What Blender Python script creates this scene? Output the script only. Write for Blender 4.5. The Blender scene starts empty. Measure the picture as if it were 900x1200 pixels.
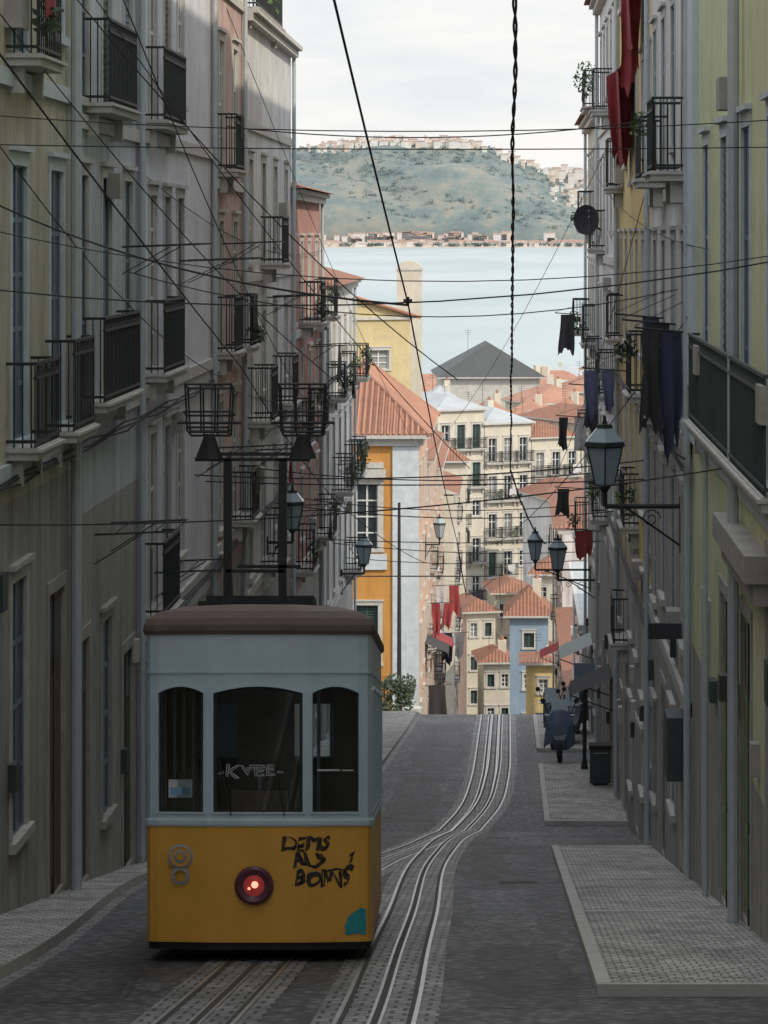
import bpy, math, random
from mathutils import Vector, Matrix
from mathutils import noise as mn
random.seed(7)
sc=bpy.context.scene
V=Vector
# ------------------------------------------------------------------ ground profile (eye level = 0)
def G(y):
    if y<-25: return -2.5+.169*25
    if y<68: return -2.5-.169*y
    if y<110: return -13.992-.10*(y-68)
    z=-18.192-.19*(y-110)
    if z>-43.5: return z
    if y<900: return -43.5
    return -60
# ------------------------------------------------------------------ materials
def newmat(n):
    m=bpy.data.materials.new(n); m.use_nodes=True
    nt=m.node_tree; b=nt.nodes['Principled BSDF']; return m,nt,b
def N(nt,t,**k):
    n=nt.nodes.new(t)
    for a,v in k.items(): setattr(n,a,v)
    return n
def coords(nt,scale=(1,1,1)):
    tc=N(nt,'ShaderNodeTexCoord'); mp=N(nt,'ShaderNodeMapping'); mp.inputs['Scale'].default_value=scale
    nt.links.new(tc.outputs['Object'],mp.inputs['Vector']); return mp.outputs['Vector']
def noise(nt,vec,scale,detail=4,rough=.6):
    n=N(nt,'ShaderNodeTexNoise'); n.inputs['Scale'].default_value=scale; n.inputs['Detail'].default_value=detail; n.inputs['Roughness'].default_value=rough
    nt.links.new(vec,n.inputs['Vector']); return n.outputs['Fac']
def ramp(nt,fac,stops):
    r=N(nt,'ShaderNodeValToRGB'); e=r.color_ramp.elements
    while len(e)<len(stops): e.new(.5)
    for i,(p,c) in enumerate(stops):
        e[i].position=p; e[i].color=(c,c,c,1) if isinstance(c,(int,float)) else (*c,1)
    nt.links.new(fac,r.inputs['Fac']); return r.outputs['Color']
def mix(nt,fac,a,b,mode='MIX'):
    m=N(nt,'ShaderNodeMix',data_type='RGBA',blend_type=mode)
    for s,v in ((m.inputs[0],fac),(m.inputs[6],a),(m.inputs[7],b)):
        if isinstance(v,(int,float)): s.default_value=v
        elif isinstance(v,tuple): s.default_value=(*v,1)
        else: nt.links.new(v,s)
    return m.outputs[2]
def bump(nt,b,h,st=.3,d=.02):
    n=N(nt,'ShaderNodeBump'); n.inputs['Strength'].default_value=st; n.inputs['Distance'].default_value=d
    nt.links.new(h,n.inputs['Height']); nt.links.new(n.outputs['Normal'],b.inputs['Normal'])
def plaster(n,c,dirt=.45,rough=.9,wear=1.):
    m,nt,b=newmat(n); v=coords(nt); vs=coords(nt,(2.2,2.2,.2))
    d=tuple(x*dirt*k for x,k in zip(c,(1,.98,.95)))
    big=ramp(nt,noise(nt,v,.45,6,.65),[(.35,0.),(.75,1.)])
    st=ramp(nt,noise(nt,vs,1.3,6,.72),[(.44,0.),(.74,.95*wear)])
    peel=ramp(nt,noise(nt,v,.95,9,.72),[(.575,0.),(.60,.75*wear)])
    fine=noise(nt,v,14,4,.7)
    c1=mix(nt,big,c,tuple(x*.74 for x in c))
    c1=mix(nt,peel,c1,tuple(.55*x+.45*k for x,k in zip(c,(.26,.255,.24))))
    c2=mix(nt,st,c1,d)
    c3=mix(nt,.35,c2,mix(nt,fine,(0.3,.3,.3),(1.05,1.05,1.05)),'MULTIPLY')
    nt.links.new(c3,b.inputs['Base Color']); b.inputs['Roughness'].default_value=rough
    bump(nt,b,fine,.45,.02); return m
def flat(n,c,rough=.6,metal=0,var=.35,sc_=6,em=None):
    m,nt,b=newmat(n); v=coords(nt); f=noise(nt,v,sc_,5,.65)
    nt.links.new(mix(nt,f,tuple(x*(1-var) for x in c),tuple(min(1,x*(1+var)) for x in c)),b.inputs['Base Color'])
    b.inputs['Roughness'].default_value=rough; b.inputs['Metallic'].default_value=metal
    if em: b.inputs['Emission Color'].default_value=(*em[0],1); b.inputs['Emission Strength'].default_value=em[1]
    return m
def tiles(n,axis,c=(.38,.16,.095)):
    m,nt,b=newmat(n); v=coords(nt)
    w=N(nt,'ShaderNodeTexWave',wave_type='BANDS',bands_direction=axis); w.inputs['Scale'].default_value=1.3; w.inputs['Distortion'].default_value=.3; w.inputs['Detail'].default_value=1
    nt.links.new(v,w.inputs['Vector'])
    f=ramp(nt,noise(nt,v,1.6,6,.75),[(.32,0.),(.68,1.)])
    c1=mix(nt,f,c,(c[0]*.5,c[1]*.7,c[2]*.85)); c2=mix(nt,ramp(nt,w.outputs['Fac'],[(.0,.35),(.5,1.)]),(0.1,.04,.03),c1)
    nt.links.new(c2,b.inputs['Base Color']); b.inputs['Roughness'].default_value=.85
    bump(nt,b,w.outputs['Fac'],.8,.06); return m
def setts(n,c,bw=.16,rough=.75):
    m,nt,b=newmat(n); v=coords(nt)
    nz=N(nt,'ShaderNodeTexNoise'); nz.inputs['Scale'].default_value=3.; nt.links.new(v,nz.inputs['Vector'])
    ad=N(nt,'ShaderNodeVectorMath',operation='MULTIPLY_ADD'); ad.inputs[1].default_value=(.06,.06,0); nt.links.new(nz.outputs['Color'],ad.inputs[0]); nt.links.new(v,ad.inputs[2])
    br=N(nt,'ShaderNodeTexBrick'); nt.links.new(ad.outputs[0],br.inputs['Vector'])
    br.inputs['Scale'].default_value=1; br.inputs['Brick Width'].default_value=bw; br.inputs['Row Height'].default_value=bw*1.15; br.inputs['Mortar Size'].default_value=bw*.09; br.inputs['Mortar Smooth'].default_value=.6
    br.inputs['Color1'].default_value=(*c,1); br.inputs['Color2'].default_value=(*[x*.6 for x in c],1); br.inputs['Mortar'].default_value=(*[x*.25 for x in c],1)
    f=ramp(nt,noise(nt,v,.9,6,.7),[(.3,.45),(.75,1.2)])
    nt.links.new(mix(nt,1.,br.outputs['Color'],f,'MULTIPLY'),b.inputs['Base Color']); b.inputs['Roughness'].default_value=rough
    inv=N(nt,'ShaderNodeMath',operation='SUBTRACT'); inv.inputs[0].default_value=1; nt.links.new(br.outputs['Fac'],inv.inputs[1])
    bump(nt,b,inv.outputs[0],.8,.03); return m
def leaves(n,c):
    m,nt,b=newmat(n); v=coords(nt); f=noise(nt,v,5,3)
    nt.links.new(mix(nt,f,tuple(x*.4 for x in c),tuple(x*1.7 for x in c)),b.inputs['Base Color']); b.inputs['Roughness'].default_value=.7; return m

M={}
M['cream']=plaster('cream_plaster',(.64,.62,.50)); M['bluewhite']=plaster('bluish_white_plaster',(.66,.70,.74)); M['lav']=plaster('lavender_white_plaster',(.82,.84,.92),.6,wear=.5)
M['pink']=plaster('pink_plaster',(.64,.47,.44)); M['white']=plaster('white_plaster',(.78,.79,.80),.5); M['coral']=plaster('coral_plaster',(.56,.29,.25))
M['grime']=plaster('grimy_stone',(.46,.45,.43),.38); M['orange']=plaster('orange_plaster',(.66,.33,.09),.65,wear=.7); M['peach']=plaster('peach_plaster',(.68,.48,.36),.65,wear=.7)
M['yellow']=plaster('yellow_plaster',(.66,.56,.32),.75,wear=.6); M['olive']=plaster('pale_green_yellow_plaster',(.76,.80,.50),.65,wear=.7); M['ochre']=plaster('ochre_plaster',(.76,.61,.28),.65)
M['farwhite']=plaster('sunny_white_plaster',(.72,.68,.58),.75,wear=.7); M['skyblue']=plaster('blue_plaster',(.30,.42,.56),.75)
M['stone']=flat('limestone_trim',(.48,.475,.45),.85,0,.35,3); M['gstone']=flat('dirty_base_stone',(.34,.33,.31),.85,0,.45,2.5); M['bluestone']=flat('pale_blue_trim',(.52,.58,.62),.8,0,.3,3)
M['iron']=flat('black_iron',(.03,.034,.036),.55,.3); M['iron2']=flat('dark_green_iron',(.05,.07,.07),.5,.2)
M['frame']=flat('white_frame_paint',(.6,.62,.62),.5,0,.15); M['frameg']=flat('green_frame_paint',(.05,.09,.085),.5,0,.2); M['frameb']=flat('blue_grey_frame',(.16,.22,.28),.5,0,.2)
M['door']=flat('dark_door_wood',(.055,.058,.052),.5,0,.3,3); M['doorg']=flat('green_door_paint',(.20,.27,.12),.5,0,.3,3); M['doorr']=flat('brown_door_paint',(.10,.065,.05),.5,0,.3,3)
M['glass']=flat('window_glass_dark',(.03,.038,.045),.18,0,.4,.7); M['glassc']=flat('window_glass_curtain',(.26,.27,.27),.25,0,.5,1.2)
M['tileX']=tiles('terracotta_tiles','X'); M['tileY']=tiles('terracotta_tiles_side','Y'); M['tiled']=flat('terracotta_far',(.34,.18,.125),.85,0,.4,.6)
M['darkroof']=flat('dark_slate_roof',(.06,.065,.068),.7,0,.3,.5); M['greyroof']=flat('grey_roof',(.36,.39,.41),.7,0,.3,.5)
M['pipe']=flat('painted_pipe',(.42,.47,.50),.5,0,.2); M['leaf']=leaves('plant_leaves',(.07,.12,.04)); M['leafd']=leaves('dark_plant_leaves',(.045,.07,.04))
M['navy']=flat('navy_cloth',(.04,.05,.09),.9); M['violet']=flat('violet_cloth',(.13,.14,.26),.9); M['red']=flat('red_cloth',(.27,.045,.05),.9,0,.4,2.5); M['whitec']=flat('white_cloth',(.5,.5,.52),.9); M['dark']=flat('dark_cloth',(.04,.04,.045),.9)
M['lampglass']=flat('lantern_glass',(.30,.38,.43),.15,0,.2); M['wire']=flat('cable_rubber',(.03,.03,.034),.7)
M['steel']=flat('polished_rail_steel',(.46,.46,.46),.42,.9,.4,3); M['rust']=flat('groove_dark',(.05,.048,.045),.8)
# ------------------------------------------------------------------ mesh builder
class Fr:
    def __init__(s,O,U,W): s.O=V(O); s.U=V(U).normalized(); s.W=V(W).normalized()
    def __call__(s,u,v,w): return s.O+s.U*u+s.W*w+V((0,0,v))
class MB:
    def __init__(s): s.p={}
    def face(s,part,mat,pts):
        d=s.p.setdefault(part,{'v':[],'f':[],'m':[],'ms':[]})
        if mat not in d['ms']: d['ms'].append(mat)
        i=len(d['v']); d['v']+=[tuple(q) for q in pts]; d['f'].append(tuple(range(i,i+len(pts)))); d['m'].append(d['ms'].index(mat))
    def box(s,part,mat,F,u0,u1,v0,v1,w0,w1):
        P=[F(u,v,w) for u in (u0,u1) for v in (v0,v1) for w in (w0,w1)]
        for q in ((0,1,3,2),(4,6,7,5),(0,4,5,1),(2,3,7,6),(0,2,6,4),(1,5,7,3)): s.face(part,mat,[P[k] for k in q])
    def tube(s,part,mat,a,b,r,n=6,r2=None):
        a=V(a);b=V(b); d=(b-a).normalized(); x=d.orthogonal().normalized(); y=d.cross(x); r2=r if r2 is None else r2
        A=[a+(x*math.cos(t)+y*math.sin(t))*r for t in [2*math.pi*k/n for k in range(n)]]
        B=[b+(x*math.cos(t)+y*math.sin(t))*r2 for t in [2*math.pi*k/n for k in range(n)]]
        for k in range(n): s.face(part,mat,[A[k],A[(k+1)%n],B[(k+1)%n],B[k]])
        s.face(part,mat,A[::-1]); s.face(part,mat,B)
    def poly(s,part,mat,pts,r,n=6):
        for a,b in zip(pts,pts[1:]): s.tube(part,mat,a,b,r,n)
    def build(s,name):
        objs=[]
        for part,d in s.p.items():
            me=bpy.data.meshes.new(part); me.from_pydata(d['v'],[],d['f'])
            for m in d['ms']: me.materials.append(M[m])
            me.polygons.foreach_set('material_index',d['m'])
            me.update(); o=bpy.data.objects.new(part,me); sc.collection.objects.link(o); objs.append(o)
        if len(objs)==1: objs[0].name=name; return objs[0]
        e=bpy.data.objects.new(name,None); sc.collection.objects.link(e)
        for o in objs: o.parent=e
        return e
def clump(mb,part,mat,c,r,n,ls=.07):
    for _ in range(n):
        while True:
            p=V((random.uniform(-1,1),random.uniform(-1,1),random.uniform(-1,1)))
            if p.length<1: break
        p=V((c[0]+p.x*r[0],c[1]+p.y*r[1],c[2]+p.z*r[2]))
        a=V((random.gauss(0,1),random.gauss(0,1),random.gauss(0,1))).normalized(); b=a.orthogonal().normalized(); s=ls*random.uniform(.6,1.5)
        mb.face(part,mat,[p-a*s,p+b*s*.5,p+a*s,p-b*s*.5])
def cloth(mb,mat,a,b,h,n=8,amp=.06):
    a=V(a);b=V(b); d=(b-a).normalized(); nrm=V((-d.y,d.x,0)); ph=random.uniform(0,6); lean=random.uniform(-.06,.06)
    rows=6
    def P(i,j):
        t=i/n; k=j/rows
        return a.lerp(b,t)+nrm*(amp*math.sin(ph+t*9+k)*k)+d*(lean*k*h+.05*math.sin(ph+k*4)*k*(1-2*t))+V((0,0,-h*k*(1+.1*math.sin(ph+6*t)+.05*math.sin(19*t))))
    for i in range(n):
        for j in range(rows): mb.face('cloth',mat,[P(i,j),P(i+1,j),P(i+1,j+1),P(i,j+1)])
# ------------------------------------------------------------------ facade toolkit
def balcony(mb,F,u0,u1,v,dep=.6,h=1.1,iron='iron',plants=0):
    mb.box('balconies','stone',F,u0,u1,v-.16,v,-.02,dep); mb.box('balconies','stone',F,u0-.04,u1+.04,v-.06,v-.02,0,dep+.05)
    for u in (u0+.15,u1-.3): mb.box('balconies','stone',F,u,u+.14,v-.5,v-.16,-.02,dep*.45)
    w=dep-.04
    for z in (.08,h-.18,h): mb.box('railings',iron,F,u0,u1,v+z-.02,v+z+.02,w-.02,w+.02)
    for u in (u0,u1):
        for z in (.08,h): mb.box('railings',iron,F,u-.02,u+.02,v+z-.02,v+z+.02,0,w)
        k=0.1
        while k<w: mb.box('railings',iron,F,u-.009,u+.009,v,v+h,k-.009,k+.009); k+=.11
    n=max(2,int((u1-u0)/.15))
    for k in range(n+1):
        u=u0+(u1-u0)*k/n; mb.box('railings',iron,F,u-.009,u+.009,v,v+h,w-.009,w+.009)
        if k<n: 
            um=u+(u1-u0)*.5/n; mb.box('railings',iron,F,um-.03,um+.03,v+h-.17,v+h-.1,w-.006,w+.006)
    if u1-u0<7 and random.random()<.25:
        a=random.uniform(u0+.1,(u0+u1)/2); b=min(u1-.05,a+random.uniform(.4,.9)); cloth(mb,random.choice(['whitec','dark','red','whitec','dark']),F(a,v+h+.03,w+.04),F(b,v+h+.03,w+.04),random.uniform(.5,.95),6,.03)
    if plants:
        for _ in range(plants):
            u=random.uniform(u0+.2,u1-.2); c=F(u,v+random.uniform(.2,1.),w+random.uniform(-.1,.1))
            clump(mb,'plants',random.choice(['leaf','leafd','leafd']),c,(.22,.3,.28),50)
def opening(mb,F,o,trim,frame):
    u0,u1,v0,v1=o['r']; k=o.get('k','win'); D=o.get('D',-.24); fd=.08 if D<-.2 else .022; trim=o.get('trim',trim)
    for q in (((u0,v0),(u0,v1)),((u1,v0),(u1,v1)),((u0,v0),(u1,v0)),((u0,v1),(u1,v1))):
        (a,b),(c,d)=q; mb.face('stone_trim',trim,[F(a,b,0),F(c,d,0),F(c,d,D),F(a,b,D)])
    t=o.get('t',.15); pr=o.get('pr',.035)
    mb.box('stone_trim',trim,F,u0-t,u0+.004,v0-.02,v1,-.03,pr); mb.box('stone_trim',trim,F,u1-.004,u1+t,v0-.02,v1,-.03,pr)
    mb.box('stone_trim',trim,F,u0-t-.003,u1+t+.003,v1-.004,v1+.18,-.03,pr+.005)
    if k!='door' : mb.box('stone_trim',trim,F,u0-t-.06,u1+t+.06,v1+.18,v1+.25,-.03,.09)
    if k in('win','french','shut'): mb.box('stone_trim',trim,F,u0-t-.04,u1+t+.04,v0-.12,v0+.004,-.03,.09)
    if k=='door':
        mb.face('doors',o.get('m','door'),[F(u0,v0,D+.004),F(u1,v0,D+.004),F(u1,v1,D+.004),F(u0,v1,D+.004)])
        um=(u0+u1)/2; H=v1-v0
        for a,b in ((u0+.1,um-.06),(um+.06,u1-.1)):
            for c,d in ((.06,.3),(.34,.72)):
                mb.box('doors',o.get('m','door'),F,a,b,v0+H*c,v0+H*d,D,D+fd*.7)
            mb.face('window_glass','glass',[F(a,v0+H*.77,D+.01),F(b,v0+H*.77,D+.01),F(b,v0+H*.96,D+.01),F(a,v0+H*.96,D+.01)])
        mb.box('doors','iron',F,um-.015,um+.015,v0,v1,D,D+fd)
    elif k=='shut':
        mb.face('shutters',o.get('m','frameg'),[F(u0,v0,D+.004),F(u1,v0,D+.004),F(u1,v1,D+.004),F(u0,v1,D+.004)])
        z=v0+.1
        while z<v1-.1: mb.box('shutters',o.get('m','frameg'),F,u0+.06,u1-.06,z,z+.05,D,D+fd); z+=.12
        mb.box('shutters',o.get('m','frameg'),F,(u0+u1)/2-.04,(u0+u1)/2+.04,v0,v1,D,D+fd*1.1)
    else:
        g=o.get('g') or random.choice(['glass','glass','glass','glassc'])
        mb.face('window_glass',g,[F(u0,v0,D+.004),F(u1,v0,D+.004),F(u1,v1,D+.004),F(u0,v1,D+.004)])
        for a,b in ((u0,u0+.06),(u1-.06,u1),((u0+u1)/2-.04,(u0+u1)/2+.04)): mb.box('window_frames',frame,F,a,b,v0,v1,D,D+fd)
        n=o.get('n',4)
        for j in range(n+1):
            z=v0+(v1-v0)*j/n; mb.box('window_frames',frame,F,u0+.002,u1-.002,max(v0,z-.03),min(v1,z+.03),D,D+fd*.9)
    if o.get('bal'): balcony(mb,F,u0-.4,u1+.4,v0-.05,o.get('dep',.6),o.get('h',1.2),o.get('iron','iron'),o.get('pl',0))
def facade(mb,F,W,v0,v1,ops,wall,trim='stone',frame='frame',lower=None,lowz=None):
    us=sorted({0.,W}|{x for o in ops for x in o['r'][:2]}); vs=sorted({v0,v1}|{x for o in ops for x in o['r'][2:]}|({lowz} if lowz else set()))
    for a,b in zip(us,us[1:]):
        for c,d in zip(vs,vs[1:]):
            um=(a+b)/2; vm=(c+d)/2
            if any(o['r'][0]<um<o['r'][1] and o['r'][2]<vm<o['r'][3] for o in ops): continue
            m=lower if (lower and vm<lowz) else wall
            mb.face('walls',m,[F(a,c,0),F(b,c,0),F(b,d,0),F(a,d,0)])
    for o in ops: opening(mb,F,o,trim,frame)
def side_building(left,Xw,Y0,Y1,top,wall,floors,bays,ww=1.1,wh=2.9,trim='stone',frame='frame',bset=(),lower='grime',lowz=None,depth=10,doorh=3.0,roof=None,pl=0,iron='iron',doorm='door',uoff=(0,0),cornices=True,dep=.5,longb=()):
    mb=MB(); s=1 if left else -1; Y0+=.006; Y1-=.006
    F=Fr((Xw,Y0,0),(0,1,0),(s,0,0)); W=Y1-Y0; bot=min(G(Y0),G(Y1))-1.5; ops=[]
    a0,a1=uoff; span=W-a0-a1; RD=-.055 if left else -.035
    cs=[a0+span*(i+.5)/bays for i in range(bays)]
    for fi,z in enumerate(floors):
        for i,u in enumerate(cs):
            if z+wh>top-.4: continue
            o=dict(r=(u-ww/2,u+ww/2,z+.05,z+wh),k='win',bal=((fi,i) in bset or bset=='all'),pl=max(pl,random.choice([0,0,0,0,1])),iron=iron,dep=dep*random.uniform(.85,1.1),n=random.choice([3,4,4,5]),h=random.uniform(1.05,1.25),D=RD,pr=.02)
            if not o['bal'] and not any(l[0]==fi and l[1]<u<l[2] for l in longb): o['r']=(u-ww/2,u+ww/2,z+random.choice([.05,.5]),z+wh)
            if random.random()<.25: o['k']='shut'; o['m']=random.choice(['frameg','frameg','frameb','doorr'])
            ops.append(o)
        if cornices: mb.box('stone_trim',trim,F,0,W,z-.42,z-.2,-.03,.07)
    for fi,a,b in longb: balcony(mb,F,a,b,floors[fi],dep,1.25,iron,pl)
    zf=floors[-1] if floors else top
    for i,u in enumerate(cs):
        g=G(Y0+u); h=min(doorh,zf-.8-g)*random.choice([1,1,.9])
        if h<1.5: continue
        kk='door' if (i%2==0 or random.random()<.5) else 'win'
        r=(u-ww/2-.15,u+ww/2+.15,g+.12,g+h) if kk=='door' else (u-ww/2,u+ww/2,g+1.1,g+h)
        ops.append(dict(r=r,k=kk,m=random.choice([doorm,'doorr','door']),t=.17,trim=random.choice(['gstone','gstone','stone']),pr=.02,D=RD,g='glass'))
    facade(mb,F,W,bot,top,ops,wall,trim,frame,lower,lowz if lowz is not None else zf-.3)
    for u in (0,W): mb.face('walls',wall,[F(u,bot,0),F(u,top,0),F(u,top,-depth),F(u,bot,-depth)])
    mb.face('walls',wall,[F(0,bot,-depth),F(W,bot,-depth),F(W,top,-depth),F(0,top,-depth)])
    mb.box('roof','stone',F,-.004,W+.004,top,top+.18,-depth,.22); mb.box('roof','stone',F,.01,W-.01,top+.18,top+.3,-depth+.1,.34)
    if roof:
        h=roof; e=.5; zt=top+.32
        A=[F(-.1,zt,e),F(W+.1,zt,e),F(W+.1,zt,-depth),F(-.1,zt,-depth)]; r0=F(W*.25,zt+h,-depth/2+.3); r1=F(W*.75,zt+h,-depth/2+.3)
        mb.face('roof','tileY',[A[0],A[1],r1,r0]); mb.face('roof','tileY',[A[2],A[3],r0,r1]); mb.face('roof','tileX',[A[3],A[0],r0]); mb.face('roof','tileX',[A[1],A[2],r1])
    else: mb.face('roof','greyroof',[F(0,top+.305,.2),F(W,top+.305,.2),F(W,top+.305,-depth+.2),F(0,top+.305,-depth+.2)])
    mb.tube('downpipe','pipe',F(W-.15,G(Y1)+.2,.1),F(W-.15,top,.1),.055,8)
    for _ in range(int(W/2.8)):
        u=random.uniform(.3,W-.5); z=G(Y0+u)+random.uniform(1.6,4.); mb.box('meter_boxes',random.choice(['gstone','stone','iron2','door']),F,u,u+random.uniform(.2,.4),z,z+random.uniform(.25,.5),-.01,.1)
    for _ in range(int(W/6)):
        u=random.uniform(.3,W-1.); z=random.uniform(zf-1.,min(top-1,3)); mb.box('air_units','gstone',F,u,u+.6,z,z+.4,.0,.22)
    return mb,F
# ------------------------------------------------------------------ LEFT ROW
side_building(True,-6.4,-22,14,12,'white',[5,1],6)[0].build('white_house')  # out of view, added for shade and reflections in the street
side_building(True,-6.4,14,33,12,'pink',[4.5,0.],5)[0].build('pink_house')  # also unseen, added to shade the near street
mb,F=side_building(True,-6.4,33,42.3,9,'cream',[2.3,-2.7],3,1.1,3.6,lowz=-3.4,doorh=4.4,trim='bluestone',frame='frameb',bset={(0,1),(1,1),(1,2)},dep=.4)
mb.tube('downpipe','pipe',F(8.7,-9.8,.14),F(8.7,9,.14),.08,8); mb.build('cream_house')
mb,F=side_building(True,-6.45,42.3,50,9.5,'bluewhite',[2.0,-2.5],3,1.0,3.4,lowz=-4.2,doorh=4.2,frame='frameb',longb=[(0,1.4,4.6),(1,.9,5.0)],dep=.42); mb.build('bluish_white_house')
mb,F=side_building(True,-6.35,50,61.2,10,'lav',[2.0,-2.4,-6.6],3,1.0,3.1,uoff=(0.2,4.6),lowz=-7.4,doorh=3.2,longb=[(0,.3,3.6),(1,.3,3.4),(2,.2,2.6)],dep=.36); mb.build('lavender_house')
mb,F=side_building(True,-6.3,61.2,67.6,9,'pink',[5.6,1.4,-2.5,-6.4],2,1.0,2.8,lowz=-7.5,doorh=3.4,bset={(1,0),(2,0),(2,1),(3,1)},dep=.5); mb.build('pink_house')
mb,F=side_building(True,-6.25,67.6,82,5.0,'white',[2.9,-.7,-4.4,-8.2],4,1.0,2.5,lowz=-9,doorh=3.2,bset={(0,3),(1,1),(2,2),(3,1),(2,0)},dep=.6)
balcony(mb,F,.3,8.,5.35,.3,1.1); 
for k in range(3): clump(mb,'plants','leaf',F(1+k*2.5,5.9,.1),(.35,.5,.35),80)
mb.build('white_house')
mb,F=side_building(True,-6.3,82,95,1.,'coral',[-2.6,-6,-9.6],4,1.0,2.4,lowz=-10.5,roof=1.5,pl=1,bset={(0,1),(0,3),(1,2),(1,0),(2,0),(2,3)},dep=.65) 
mb.box('chimney','coral',F,1,1.9,1,3.4,-3.6,-2.6); mb.box('chimney','stone',F,.9,2.,3.4,3.55,-3.7,-2.5); mb.build('coral_house')
mb,F=side_building(True,-6.15,95,112,-2.,'white',[-5.4,-8.8,-12.3],5,1.0,2.3,lowz=-13,roof=1.6,pl=2,bset={(0,0),(0,2),(0,4),(1,1),(1,3),(1,4),(2,3)},dep=.65); mb.build('white_house')
# ------------------------------------------------------------------ RIGHT ROW
side_building(False,2.8,-22,22,13,'cream',[5,1],8)[0].build('cream_house')  # unseen near house, added tall to keep sun off the street
mb,F=side_building(False,2.78,22,44.6,14,'olive',[-2.72],6,1.1,4.0,trim='bluestone',frame='frameb',lowz=-6.3,doorh=4.2,iron='iron2',doorm='doorg',uoff=(0,1.4),longb=[(0,8.,20.9)],dep=.2)
mb.box('pilaster','bluestone',F,21.2,22.58,-2.3,14,-.03,.1)
y=33.2; u=y-22; g=G(y)+4.35; mb.box('door_canopy','gstone',F,u-2.,u+3.,g,g+.3,-.02,.28); mb.box('door_canopy','gstone',F,u-1.9,u+2.9,g-.25,g,-.02,.18)
mb.tube('downpipe','pipe',F(12.9,-8.5,.12),F(12.9,14,.12),.07,8); mb.tube('downpipe','pipe',F(18.2,-9.5,.1),F(18.2,-3.,.1),.04,8); mb.build('pale_green_yellow_house')
mb,F=side_building(False,2.74,44.6,57,14,'white',[5.2,1.,-3.,-7],4,1.05,2.9,lowz=-4,doorh=3.2,frame='frameb',bset={(1,0),(1,2),(2,1),(2,3)},dep=.55)
mb.box('shop_sign','dark',F,2.0,2.12,-6.5,-6.25,.02,.55); mb.box('air_unit','iron2',F,1.,1.9,-8.6,-7.6,.0,.3); mb.build('white_house')
mb,F=side_building(False,2.78,57,75,13,'ochre',[5.2,1.2,-2.6,-6.4,-9.8],6,1.0,2.5,lowz=-8,doorh=3,bset={(2,5),(3,2),(4,4),(1,5)},dep=.4,cornices=False); mb.build('yellow_house')
mb,F=side_building(False,2.72,75,90,6.8,'white',[3.4,-.4,-4.2,-8],5,1.0,2.5,lowz=-9,doorh=3.2,roof=1.3,bset={(0,1),(1,3),(2,0),(2,4),(3,2)},dep=.5); mb.build('white_house')
mb,F=side_building(False,2.72,90,104,3.6,'cream',[.2,-3.4,-7,-10.6],5,1.0,2.4,lowz=-11,doorh=3,pl=1,roof=1.2,bset={(0,2),(1,0),(1,4),(2,2),(3,4)},dep=.55)
balcony(mb,F,.2,3.,4.0,.5,1.1); clump(mb,'plants','leaf',F(1.2,4.9,.4),(.4,.5,.6),160); mb.build('cream_house')
side_building(False,2.74,104,124,-14.3,'pink',[],6,1.,2.2,lowz=-30,doorh=2.6)[0].build('low_pink_house')  # height made up: low, so sun gets through to the orange house
side_building(False,2.7,124,150,-19.6,'white',[],6,1.,2.2,lowz=-40,doorh=2.6,roof=1.)[0].build('low_white_house')  # kept low too, a made-up gap for sun on the peach wall
side_building(False,2.6,150,176,-15.5,'white',[-18.,-21.4],7,1.,2.,lowz=-26,roof=1.5,bset={(0,1),(1,3),(0,4)},dep=.5)[0].build('white_house')
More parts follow.
